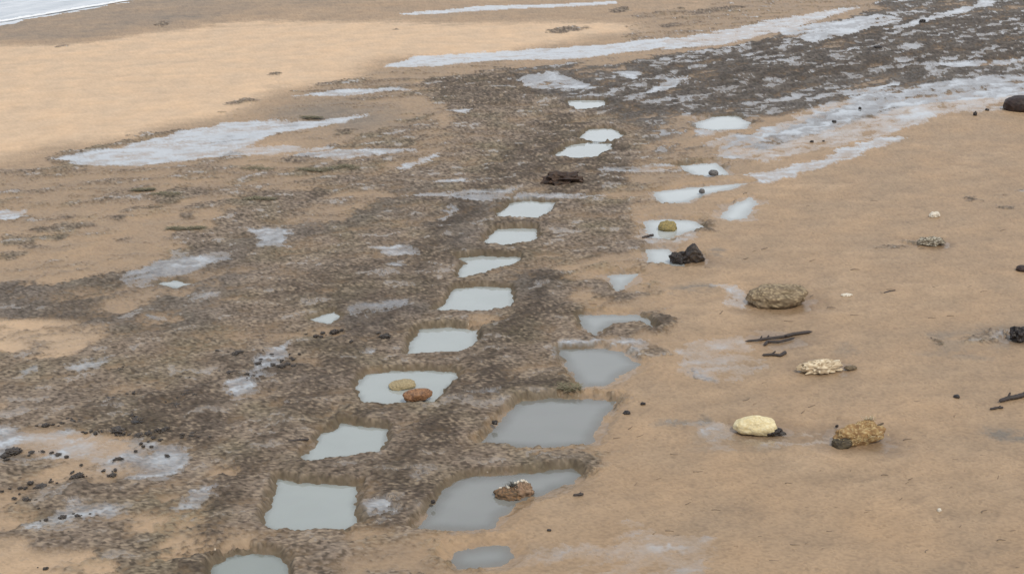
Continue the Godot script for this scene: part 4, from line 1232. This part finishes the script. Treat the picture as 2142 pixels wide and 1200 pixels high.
	clump("black weed clump in the dense band above the white film, tenth from left", -4.66, -12.21, 0.050)
	clump("black weed clump in the dense band above the white film, eleventh from left", -4.63, -12.21, 0.055)
	clump("black weed clump in the dense band above the white film, twelfth from left", -4.59, -12.14, 0.100)
	clump("black weed clump in the dense band above the white film, thirteenth from left", -4.54, -12.05, 0.040)
	clump("black weed clump in the dense band above the white film, fourteenth from left", -4.50, -12.13, 0.080)
	clump("black weed clump in the dense band above the white film, fifteenth from left", -4.39, -12.14, 0.050)
	clump("black weed clump in the dense band above the white film, sixteenth from left", -4.33, -12.18, 0.040)
	clump("large black weed clump where the dense band meets brown rock, first from left", -4.41, -11.90, 0.034)
	clump("large black weed clump where the dense band meets brown rock, second from left", -4.37, -11.88, 0.039)
	clump("large black weed clump where the dense band meets brown rock, third from left", -4.32, -11.91, 0.059)
	clump("large black weed clump where the dense band meets brown rock, fourth from left", -4.26, -11.87, 0.088)
	clump("large black weed clump where the dense band meets brown rock, fifth from left", -4.25, -11.88, 0.054)
	clump("large black weed clump where the dense band meets brown rock, sixth from left", -4.22, -11.89, 0.054)
	clump("large black weed clump where the dense band meets brown rock, seventh from left", -4.21, -11.91, 0.098)
	clump("large black weed clump where the dense band meets brown rock, eighth from left", -4.16, -11.97, 0.030)
	clump("large black weed clump where the dense band meets brown rock, ninth from left", -4.15, -11.95, 0.108)
	clump("large black weed clump where the dense band meets brown rock, tenth from left", -4.13, -11.90, 0.034)
	clump("large black weed clump where the dense band meets brown rock, eleventh from left", -4.13, -11.94, 0.054)
	clump("large black weed clump where the dense band meets brown rock, twelfth from left", -4.13, -11.99, 0.040)
	clump("large black weed clump where the dense band meets brown rock, thirteenth from left", -4.10, -11.98, 0.079)
	clump("large black weed clump where the dense band meets brown rock, fourteenth from left", -4.05, -11.90, 0.147)
	clump("large black weed clump where the dense band meets brown rock, fifteenth from left", -4.06, -11.94, 0.020)
	clump("large black weed clump where the dense band meets brown rock, sixteenth from left", -3.99, -11.85, 0.098)
	clump("large black weed clump where the dense band meets brown rock, seventeenth from left", -3.98, -11.94, 0.069)
	clump("large black weed clump where the dense band meets brown rock, eighteenth from left", -3.91, -11.85, 0.054)
	clump("black weed clump under the topmost weed band, first from left", -4.17, -12.24, 0.090)
	clump("black weed clump under the topmost weed band, second from left", -4.11, -12.27, 0.081)
	clump("black weed clump under the topmost weed band, third from left", -4.08, -12.34, 0.040)
	clump("black weed clump under the topmost weed band, fourth from left", -4.00, -12.25, 0.111)
	clump("black weed clump under the topmost weed band, fifth from left", -4.00, -12.32, 0.020)
	clump("black weed clump under the topmost weed band, sixth from left", -3.97, -12.30, 0.040)
	clump("black weed clump under the topmost weed band, seventh from left", -3.91, -12.11, 0.035)
	clump("black weed clump under the topmost weed band, eighth from left", -3.95, -12.26, 0.035)
	clump("black weed clump under the topmost weed band, ninth from left", -3.91, -12.12, 0.120)
	clump("black weed clump under the topmost weed band, tenth from left", -3.94, -12.29, 0.020)
	clump("black weed clump under the topmost weed band, eleventh from left", -3.90, -12.16, 0.160)
	clump("black weed clump under the topmost weed band, twelfth from left", -3.88, -12.15, 0.040)
	clump("black weed clump under the topmost weed band, thirteenth from left", -3.88, -12.28, 0.050)
	clump("black weed clump under the topmost weed band, fourteenth from left", -3.86, -12.21, 0.090)
	clump("black weed clump under the topmost weed band, fifteenth from left", -3.81, -12.25, 0.030)
	clump("black weed clump under the topmost weed band, sixteenth from left", -3.71, -12.18, 0.110)
	clump("black weed clump under the topmost weed band, seventeenth from left", -3.71, -12.26, 0.020)
	clump("black weed clump under the topmost weed band, eighteenth from left", -3.65, -12.14, 0.070)
	clump("black weed clump under the topmost weed band, nineteenth from left", -3.62, -12.07, 0.025)
	clump("black weed clump under the topmost weed band, twentieth from left", -3.64, -12.21, 0.050)
	clump("black weed clump under the topmost weed band, twenty-first from left", -3.63, -12.27, 0.030)
	clump("black weed clump under the topmost weed band, twenty-second from left", -3.53, -12.26, 0.040)
	clump("black weed clump of the topmost weed band, first from left", -4.58, -12.56, 0.041)
	clump("black weed clump of the topmost weed band, second from left", -4.50, -12.49, 0.072)
	clump("black weed clump of the topmost weed band, third from left", -4.47, -12.65, 0.072)
	clump("black weed clump of the topmost weed band, fourth from left", -4.44, -12.53, 0.051)
	clump("black weed clump of the topmost weed band, fifth from left", -4.39, -12.56, 0.031)
	clump("black weed clump of the topmost weed band, sixth from left", -4.39, -12.67, 0.103)
	clump("black weed clump of the topmost weed band, seventh from left", -4.34, -12.60, 0.031)
	clump("black weed clump of the topmost weed band, eighth from left", -4.32, -12.71, 0.073)
	clump("black weed clump of the topmost weed band, ninth from left", -4.25, -12.68, 0.052)
	clump("black weed clump of the topmost weed band, tenth from left", -4.25, -12.70, 0.021)
	clump("black weed clump of the topmost weed band, eleventh from left", -4.21, -12.82, 0.042)
	clump("black weed clump of the topmost weed band, twelfth from left", -4.19, -12.75, 0.026)
	clump("black weed clump of the topmost weed band, thirteenth from left", -4.14, -12.83, 0.073)
	clump("black weed clump of the topmost weed band, fourteenth from left", -3.90, -12.67, 0.052)
	clump("black weed clump of the topmost weed band, fifteenth from left", -3.86, -12.59, 0.057)
	clump("black weed clump of the topmost weed band, sixteenth from left", -3.74, -12.62, 0.041)
	clump("black weed clump of the topmost weed band, seventeenth from left", -3.70, -12.70, 0.036)
	clump("black weed clump of the topmost weed band, eighteenth from left", -3.65, -12.55, 0.072)
	clump("black weed clump of the topmost weed band, nineteenth from left", -3.64, -12.56, 0.021)
	clump("black weed clump of the topmost weed band, twentieth from left", -3.68, -12.79, 0.042)
	clump("black weed clump of the topmost weed band, twenty-first from left", -3.66, -12.77, 0.031)
	clump("black weed clump of the topmost weed band, twenty-second from left", -3.60, -12.53, 0.036)
	clump("black weed clump of the topmost weed band, twenty-third from left", -3.63, -12.71, 0.052)
	clump("black weed clump of the topmost weed band, twenty-fourth from left", -3.59, -12.50, 0.143)
	clump("black weed clump of the topmost weed band, twenty-fifth from left", -3.53, -12.53, 0.061)
	clump("black weed clump of the topmost weed band, twenty-sixth from left", -3.56, -12.67, 0.026)
	clump("black weed clump of the topmost weed band, twenty-seventh from left", -3.56, -12.82, 0.125)
	clump("black weed clump of the topmost weed band, twenty-eighth from left", -3.55, -12.81, 0.057)
	clump("black weed clump of the topmost weed band, twenty-ninth from left", -3.51, -12.79, 0.073)
	clump("black weed clump of the topmost weed band, thirtieth from left", -3.46, -12.74, 0.135)
	clump("black weed clump nearest to the brown rock mound, first from left", -3.75, -11.48, 0.038)
	clump("black weed clump nearest to the brown rock mound, second from left", -3.81, -11.83, 0.088)
	clump("black weed clump nearest to the brown rock mound, third from left", -3.79, -11.78, 0.024)
	clump("black weed clump nearest to the brown rock mound, fourth from left", -3.74, -11.64, 0.039)
	clump("black weed clump nearest to the brown rock mound, fifth from left", -3.76, -11.81, 0.029)
	clump("black weed clump nearest to the brown rock mound, sixth from left", -3.70, -11.58, 0.048)
	clump("black weed clump nearest to the brown rock mound, seventh from left", -3.74, -11.83, 0.029)
	clump("black weed clump nearest to the brown rock mound, eighth from left", -3.68, -11.69, 0.024)
	clump("black weed clump nearest to the brown rock mound, ninth from left", -3.72, -11.85, 0.117)
	clump("black weed clump nearest to the brown rock mound, tenth from left", -3.62, -11.58, 0.038)
	clump("black weed clump nearest to the brown rock mound, eleventh from left", -3.65, -11.77, 0.068)
	clump("black weed clump nearest to the brown rock mound, twelfth from left", -3.68, -11.92, 0.029)
	clump("black weed clump nearest to the brown rock mound, thirteenth from left", -3.64, -11.82, 0.024)
	clump("black weed clump nearest to the brown rock mound, fourteenth from left", -3.63, -11.90, 0.137)
	clump("black weed clump nearest to the brown rock mound, fifteenth from left", -3.56, -11.72, 0.048)
	clump("black weed clump nearest to the brown rock mound, sixteenth from left", -3.57, -11.93, 0.039)
	clump("black weed clump nearest to the brown rock mound, seventeenth from left", -3.56, -11.88, 0.034)
	clump("black weed clump nearest to the brown rock mound, eighteenth from left", -3.57, -11.92, 0.118)
	clump("black weed clump nearest to the brown rock mound, nineteenth from left", -3.41, -11.38, 0.057)
	clump("black weed clump nearest to the brown rock mound, twentieth from left", -3.51, -11.90, 0.059)
	clump("black weed clump nearest to the brown rock mound, twenty-first from left", -3.37, -11.83, 0.068)
	clump("black weed clump nearest to the brown rock mound, twenty-second from left", -3.36, -11.78, 0.053)
	clump("black weed clump nearest to the brown rock mound, twenty-third from left", -3.39, -11.99, 0.020)
	clump("black weed clump nearest to the brown rock mound, twenty-fourth from left", -3.27, -11.72, 0.039)
	clump("black weed clump nearest to the brown rock mound, twenty-fifth from left", -3.27, -11.75, 0.019)
	clump("black weed clump nearest to the brown rock mound, twenty-sixth from left", -3.28, -11.87, 0.049)
	clump("black weed clump nearest to the brown rock mound, twenty-seventh from left", -3.27, -11.81, 0.078)
	clump("black weed clump nearest to the brown rock mound, twenty-eighth from left", -3.25, -11.90, 0.029)
	clump("black weed clump nearest to the brown rock mound, twenty-ninth from left", -3.19, -11.79, 0.049)
	clump("black weed clump nearest to the brown rock mound, thirtieth from left", -3.08, -11.79, 0.034)
	clump("black weed clump beside the upper white puddle, first from left", -3.48, -14.02, 0.045)
	clump("black weed clump beside the upper white puddle, second from left", -3.42, -13.88, 0.056)
	clump("black weed clump beside the upper white puddle, third from left", -3.43, -13.95, 0.034)
	clump("black weed clump beside the upper white puddle, fourth from left", -3.35, -13.98, 0.056)
	clump("black weed clump beside the upper white puddle, fifth from left", -3.26, -13.77, 0.061)
	clump("black weed clump beside the upper white puddle, sixth from left", -3.25, -13.88, 0.123)
	clump("black weed clump beside the upper white puddle, seventh from left", -3.23, -13.78, 0.078)
	clump("black weed clump beside the upper white puddle, eighth from left", -3.20, -13.72, 0.039)
	clump("black weed clump beside the upper white puddle, ninth from left", -3.21, -13.79, 0.044)
	clump("black weed clump beside the upper white puddle, tenth from left", -3.18, -13.75, 0.061)
	clump("black weed clump beside the upper white puddle, eleventh from left", -3.21, -13.95, 0.090)
	clump("black weed clump beside the upper white puddle, twelfth from left", -3.12, -13.84, 0.056)
	clump("black weed clump beside the upper white puddle, thirteenth from left", -3.11, -13.85, 0.022)
	clump("black weed clump beside the upper white puddle, fourteenth from left", -3.11, -13.83, 0.039)
	clump("black weed clump beside the upper white puddle, fifteenth from left", -3.01, -13.74, 0.028)
	clump("black weed clump beside the upper white puddle, sixteenth from left", -2.92, -13.77, 0.044)
	clump("black weed clump lying across the upper white puddle, first from left", -3.72, -13.27, 0.054)
	clump("black weed clump lying across the upper white puddle, second from left", -3.63, -13.25, 0.064)
	clump("black weed clump lying across the upper white puddle, third from left", -3.57, -13.34, 0.043)
	clump("black weed clump lying across the upper white puddle, fourth from left", -3.33, -13.43, 0.060)
	clump("black weed clump lying across the upper white puddle, fifth from left", -3.20, -13.38, 0.098)
	clump("black weed clump lying across the upper white puddle, sixth from left", -3.16, -13.43, 0.022)
	clump("black weed clump lying across the upper white puddle, seventh from left", -3.13, -13.40, 0.076)
	clump("black weed clump lying across the upper white puddle, eighth from left", -3.10, -13.44, 0.022)
	clump("black weed clump lying across the upper white puddle, ninth from left", -3.09, -13.50, 0.027)
	clump("black weed clump lying across the upper white puddle, tenth from left", -3.00, -13.34, 0.054)
	clump("black weed clump lying across the upper white puddle, eleventh from left", -2.98, -13.24, 0.032)
	clump("black weed clump lying across the upper white puddle, twelfth from left", -2.92, -13.30, 0.043)
	clump("black weed clump lying across the upper white puddle, thirteenth from left", -2.94, -13.63, 0.033)
	clump("black weed clump lying across the upper white puddle, fourteenth from left", -2.93, -13.65, 0.066)
	clump("black weed clump lying across the upper white puddle, fifteenth from left", -2.89, -13.62, 0.028)
	clump("black weed clump lying across the upper white puddle, sixteenth from left", -2.94, -14.02, 0.023)
	clump("black weed clump lying across the upper white puddle, seventeenth from left", -2.82, -13.92, 0.045)
	clump("black weed clump lying across the upper white puddle, eighteenth from left", -2.75, -13.61, 0.088)
	clump("black weed clump lying across the upper white puddle, nineteenth from left", -2.66, -13.57, 0.099)
	clump("black weed clump lying across the upper white puddle, twentieth from left", -2.67, -13.71, 0.039)
	clump("black weed clump lying across the upper white puddle, twenty-first from left", -2.63, -13.52, 0.027)
	clump("black weed clump lying across the upper white puddle, twenty-second from left", -2.67, -13.74, 0.055)
	clump("black weed clump lying across the upper white puddle, twenty-third from left", -2.59, -13.62, 0.066)
	clump("black weed clump lying across the upper white puddle, twenty-fourth from left", -2.61, -13.92, 0.045)
	clump("black weed clump lying across the upper white puddle, twenty-fifth from left", -2.57, -13.81, 0.056)
	clump("black weed clump lying across the upper white puddle, twenty-sixth from left", -2.54, -13.76, 0.044)
	clump("black weed clump lying across the upper white puddle, twenty-seventh from left", -2.50, -13.57, 0.077)
	clump("black weed clump lying across the upper white puddle, twenty-eighth from left", -2.50, -13.93, 0.045)
	clump("black weed clump lying across the upper white puddle, twenty-ninth from left", -2.43, -13.59, 0.088)
	clump("black weed clump lying across the upper white puddle, thirtieth from left", -2.43, -13.60, 0.060)
	clump("dark weed clump at the foot of the brown rock ridge, first from left", -4.87, -13.42, 0.060)
	clump("dark weed clump at the foot of the brown rock ridge, second from left", -4.80, -13.49, 0.033)
	clump("dark weed clump at the foot of the brown rock ridge, third from left", -4.67, -13.38, 0.038)
	clump("dark weed clump at the foot of the brown rock ridge, fourth from left", -4.66, -13.42, 0.038)
	clump("dark weed clump at the foot of the brown rock ridge, fifth from left", -4.58, -13.49, 0.027)
	clump("dark weed clump at the foot of the brown rock ridge, sixth from left", -4.47, -13.47, 0.076)
	clump("dark weed clump at the foot of the brown rock ridge, seventh from left", -4.46, -13.55, 0.044)
	clump("dark weed clump at the foot of the brown rock ridge, eighth from left", -4.41, -13.46, 0.060)
	clump("dark weed clump at the foot of the brown rock ridge, ninth from left", -4.40, -13.48, 0.055)
	clump("dark weed clump at the foot of the brown rock ridge, tenth from left", -2.63, -14.65, 0.023)
	clump("dark weed clump at the foot of the brown rock ridge, eleventh from left", -2.51, -14.54, 0.047)
	clump("dark weed clump at the foot of the brown rock ridge, twelfth from left", -2.38, -14.47, 0.070)
	clump("dark weed clump at the foot of the brown rock ridge, thirteenth from left", -2.35, -14.24, 0.057)
	clump("dark weed clump at the foot of the brown rock ridge, fourteenth from left", -2.31, -14.45, 0.046)
	clump("dark weed clump at the foot of the brown rock ridge, fifteenth from left", -2.31, -14.57, 0.058)
	clump("dark weed clump at the foot of the brown rock ridge, sixteenth from left", -2.26, -14.50, 0.023)
	clump("dark weed clump at the foot of the brown rock ridge, seventeenth from left", -2.19, -14.36, 0.046)
	clump("dark weed clump at the foot of the brown rock ridge, eighteenth from left", -2.17, -14.59, 0.128)
	clump("dark weed clump at the foot of the brown rock ridge, nineteenth from left", -2.09, -14.66, 0.059)
	clump("dark weed clump at the foot of the brown rock ridge, twentieth from left", -2.03, -14.45, 0.069)
	clump("dark weed clump at the foot of the brown rock ridge, twenty-first from left", -1.97, -14.70, 0.047)
	clump("dark weed clump at the foot of the brown rock ridge, twenty-second from left", -1.93, -14.30, 0.069)
	clump("dark weed clump at the foot of the brown rock ridge, twenty-third from left", -1.87, -14.82, 0.030)
	clump("dark weed clump at the foot of the brown rock ridge, twenty-fourth from left", -1.63, -14.57, 0.064)
	clump("dark weed clump at the foot of the brown rock ridge, twenty-fifth from left", -1.54, -14.45, 0.116)
	clump("dark weed clump at the foot of the brown rock ridge, twenty-sixth from left", -1.52, -14.53, 0.064)


var scrap_meshes := []


func litter(label: String, x: float, z: float, l: float) -> void:
	if scrap_meshes.is_empty():
		for k in 6:
			scrap_meshes.append(tube([Vector3(-.5, .01, 0), Vector3(-.1, .03, rng.randf_range(-.12, .12)), Vector3(.5, .01, rng.randf_range(-.1, .1))], .045, .02, Color(.15, .108, .072)))
	var o := put("plant_scrap", scrap_meshes[rng.randi() % 6], M.bark)
	o.position = Vector3(x, ground_height(x, z), z)
	o.rotation.y = rng.randf_range(-.2, 1.1)
	o.scale = Vector3(l, l * rng.randf_range(.5, .9), l * rng.randf_range(.8, 1.8))
	tag(o, label, "plant litter", "plant scraps scattered on the sand")


func ground_height(x: float, z: float) -> float:
	return n_low.get_noise_2d(x, z) * .02


func all_litter() -> void:
	litter("thin dark plant scrap right of the grey pitted stone, first nearest", 6.33, -18.27, 0.11)
	litter("thin dark plant scrap beyond the long driftwood stick, first nearest", 3.34, -14.70, 0.05)
	litter("thin dark plant scrap beyond the bright leaning pool, first nearest", 3.66, -20.27, 0.13)
	litter("thin dark plant scrap in front of the grey pitted stone, first nearest", 5.98, -17.83, 0.14)
	litter("thin dark plant scrap in front of the jagged black rock, first nearest", 2.73, -16.99, 0.08)
	litter("thin dark plant scrap right of the big speckled boulder, first nearest", 3.95, -15.86, 0.10)
	litter("thin dark plant scrap beyond the long driftwood stick, second nearest", 3.46, -14.98, 0.12)
	litter("thin dark plant scrap beyond the bright leaning pool, second nearest", 3.89, -20.69, 0.13)
	litter("thin dark plant scrap left of the small white broken stone, first nearest", 6.10, -19.48, 0.06)
	litter("thin dark plant scrap right of the small white broken stone, first nearest", 6.99, -18.98, 0.12)
	litter("thin dark plant scrap in front of the white pebble on bare sand, first nearest", 4.01, -10.07, 0.05)
	litter("thin dark plant scrap right of the big empty pool, first nearest", 1.23, -12.02, 0.10)
	litter("thin dark plant scrap in front of the big empty pool, first nearest", 1.07, -11.80, 0.08)
	litter("thin dark plant scrap beyond the pale yellow stone, first nearest", 2.62, -12.59, 0.06)
	litter("thin dark plant scrap right of the white pebble on bare sand, first nearest", 4.31, -10.32, 0.09)
	litter("thin dark plant scrap left of the white pebble on bare sand, first nearest", 3.61, -10.55, 0.07)
	litter("thin dark plant scrap beyond the white pebble on bare sand, first nearest", 4.14, -10.76, 0.05)
	litter("thin dark plant scrap right of the pale yellow stone, first nearest", 3.09, -12.39, 0.10)
	litter("thin dark plant scrap right of the ragged brown lump, first nearest", 4.02, -11.75, 0.10)
	litter("thin dark plant scrap beyond the pale yellow stone, second nearest", 2.54, -12.71, 0.11)
	litter("thin dark plant scrap right of the big empty pool, second nearest", 1.31, -11.85, 0.10)
	litter("thin dark plant scrap right of the jagged black rock, first nearest", 3.33, -17.40, 0.11)
	litter("thin dark plant scrap right of the big speckled boulder, second nearest", 4.10, -15.43, 0.11)
	litter("thin dark plant scrap right of the short brown stick, first nearest", 1.18, -10.85, 0.07)
	litter("thin dark plant scrap beyond the white pebble on bare sand, second nearest", 3.76, -10.85, 0.07)
	litter("thin dark plant scrap left of the ragged brown lump, first nearest", 3.22, -12.53, 0.11)
	litter("thin dark plant scrap left of the edge driftwood piece, first nearest", 4.68, -12.30, 0.06)
	litter("thin dark plant scrap beyond the ragged brown lump, first nearest", 3.59, -12.77, 0.04)
	litter("thin dark plant scrap left of the small white broken stone, second nearest", 5.93, -20.27, 0.14)
	litter("thin dark plant scrap right of the jagged black rock, second nearest", 3.52, -17.72, 0.10)
	litter("thin dark plant scrap left of the pale rubble bar, first nearest", 2.82, -13.14, 0.08)
	litter("thin dark plant scrap beyond the white pebble on bare sand, third nearest", 3.81, -10.92, 0.07)
	litter("thin dark plant scrap in front of the pale yellow stone, first nearest", 2.49, -11.33, 0.05)
	litter("thin dark plant scrap right of the bright leaning pool, first nearest", 4.78, -20.00, 0.08)
	litter("thin dark plant scrap left of the white pebble on bare sand, second nearest", 3.37, -10.58, 0.04)
	litter("thin dark plant scrap left of the white pebble on bare sand, third nearest", 3.27, -10.34, 0.08)
	litter("thin dark plant scrap left of the big speckled boulder, first nearest", 2.67, -15.26, 0.13)
	litter("thin dark plant scrap left of the white pebble on bare sand, fourth nearest", 3.24, -10.32, 0.08)
	litter("thin dark plant scrap in front of the ragged brown lump, first nearest", 3.70, -11.28, 0.04)
	litter("thin dark plant scrap right of the grey pitted stone, second nearest", 7.49, -18.74, 0.16)
	litter("thin dark plant scrap beyond the big speckled boulder, first nearest", 4.26, -17.29, 0.13)
	litter("thin dark plant scrap in front of the pale yellow stone, second nearest", 2.75, -11.33, 0.07)
	litter("thin dark plant scrap left of the white pebble on bare sand, fifth nearest", 3.28, -9.91, 0.03)
	litter("thin dark plant scrap right of the jagged black rock, third nearest", 3.68, -17.83, 0.14)
	litter("thin dark plant scrap right of the ragged brown lump, second nearest", 4.39, -12.67, 0.08)
	litter("thin dark plant scrap left of the black rock at the edge, first nearest", 5.55, -15.18, 0.10)
	litter("thin dark plant scrap right of the ragged brown lump, third nearest", 4.15, -11.54, 0.03)
	litter("thin dark plant scrap in front of the white pebble on bare sand, second nearest", 3.59, -9.67, 0.07)
	litter("thin dark plant scrap beyond the white pebble on bare sand, fourth nearest", 4.39, -11.09, 0.03)
	litter("thin dark plant scrap left of the edge driftwood piece, second nearest", 4.50, -12.18, 0.07)
	litter("thin dark plant scrap in front of the ragged brown lump, second nearest", 3.22, -11.14, 0.04)
	litter("thin dark plant scrap right of the white pebble on bare sand, second nearest", 4.45, -9.99, 0.05)
	litter("thin dark plant scrap right of the big speckled boulder, third nearest", 4.34, -15.18, 0.12)
	litter("thin dark plant scrap beyond the white pebble on bare sand, fifth nearest", 4.66, -10.95, 0.08)
	litter("thin dark plant scrap right of the white pebble on bare sand, third nearest", 4.29, -9.83, 0.08)
	litter("thin dark plant scrap in front of the ragged brown lump, third nearest", 3.28, -11.09, 0.05)
	litter("thin dark plant scrap right of the short brown stick, second nearest", 1.41, -10.95, 0.06)
	litter("thin dark plant scrap beyond the white pebble on bare sand, sixth nearest", 3.58, -10.99, 0.07)
	litter("thin dark plant scrap right of the short brown stick, third nearest", 1.45, -10.67, 0.03)
	litter("thin dark plant scrap right of the big speckled boulder, fourth nearest", 4.72, -17.09, 0.09)
	litter("thin dark plant scrap right of the big speckled boulder, fifth nearest", 4.77, -16.89, 0.14)
	litter("thin dark plant scrap beyond the black rock at the edge, first nearest", 6.27, -16.04, 0.12)
	litter("thin dark plant scrap in front of the grey pitted stone, second nearest", 5.69, -16.22, 0.13)
	litter("thin dark plant scrap in front of the ragged brown lump, fourth nearest", 3.00, -11.09, 0.05)
	litter("thin dark plant scrap left of the black rock at the edge, second nearest", 5.29, -15.09, 0.10)
	litter("thin dark plant scrap in front of the grey pitted stone, third nearest", 6.14, -16.22, 0.12)
	litter("thin dark plant scrap left of the pale yellow stone, first nearest", 1.61, -11.44, 0.08)
	litter("thin dark plant scrap beyond the white pebble on bare sand, seventh nearest", 4.37, -11.33, 0.06)
	litter("thin dark plant scrap left of the white pebble on bare sand, sixth nearest", 2.98, -10.41, 0.04)
	litter("thin dark plant scrap in front of the edge driftwood piece, first nearest", 4.95, -11.49, 0.03)
	litter("thin dark plant scrap in front of the grey pitted stone, fourth nearest", 5.05, -16.09, 0.13)
	litter("thin dark plant scrap in front of the pale yellow stone, third nearest", 1.80, -11.09, 0.10)
	litter("thin dark plant scrap in front of the short brown stick, first nearest", 1.26, -9.95, 0.05)
	litter("thin dark plant scrap right of the short brown stick, fourth nearest", 1.63, -10.48, 0.08)
	litter("thin dark plant scrap in front of the pale yellow stone, fourth nearest", 2.31, -10.85, 0.06)
	litter("thin dark plant scrap in front of the edge driftwood piece, second nearest", 4.68, -11.41, 0.08)
	litter("thin dark plant scrap right of the short brown stick, fifth nearest", 1.40, -9.99, 0.08)
	litter("thin dark plant scrap left of the white pebble on bare sand, seventh nearest", 2.82, -10.00, 0.05)
	litter("thin dark plant scrap in front of the pale yellow stone, fifth nearest", 2.63, -10.85, 0.07)
	litter("thin dark plant scrap in front of the pale yellow stone, sixth nearest", 1.94, -10.81, 0.05)
	litter("thin dark plant scrap right of the short brown stick, sixth nearest", 1.45, -9.91, 0.06)
	litter("thin dark plant scrap left of the white pebble on bare sand, eighth nearest", 2.71, -10.41, 0.03)
	litter("thin dark plant scrap in front of the white pebble on bare sand, third nearest", 4.28, -9.41, 0.04)
	litter("thin dark plant scrap left of the white pebble on bare sand, ninth nearest", 2.71, -9.71, 0.05)
	litter("thin dark plant scrap right of the short brown stick, seventh nearest", 1.87, -10.36, 0.09)
	litter("thin dark plant scrap left of the white pebble on bare sand, tenth nearest", 2.58, -9.80, 0.04)
	litter("thin dark plant scrap in front of the short brown stick, second nearest", 1.50, -9.67, 0.08)
	litter("thin dark plant scrap in front of the pale yellow stone, seventh nearest", 2.07, -10.48, 0.04)
	litter("thin dark plant scrap left of the white pebble on bare sand, eleventh nearest", 2.47, -9.77, 0.09)
	litter("thin dark plant scrap in front of the short brown stick, third nearest", 1.67, -9.52, 0.04)
	litter("thin dark plant scrap left of the white pebble on bare sand, twelfth nearest", 2.19, -9.91, 0.04)
	litter("thin dark plant scrap right of the short brown stick, eighth nearest", 1.95, -9.75, 0.04)
	litter("thin dark plant scrap left of the white pebble on bare sand, thirteenth nearest", 2.24, -9.52, 0.09)
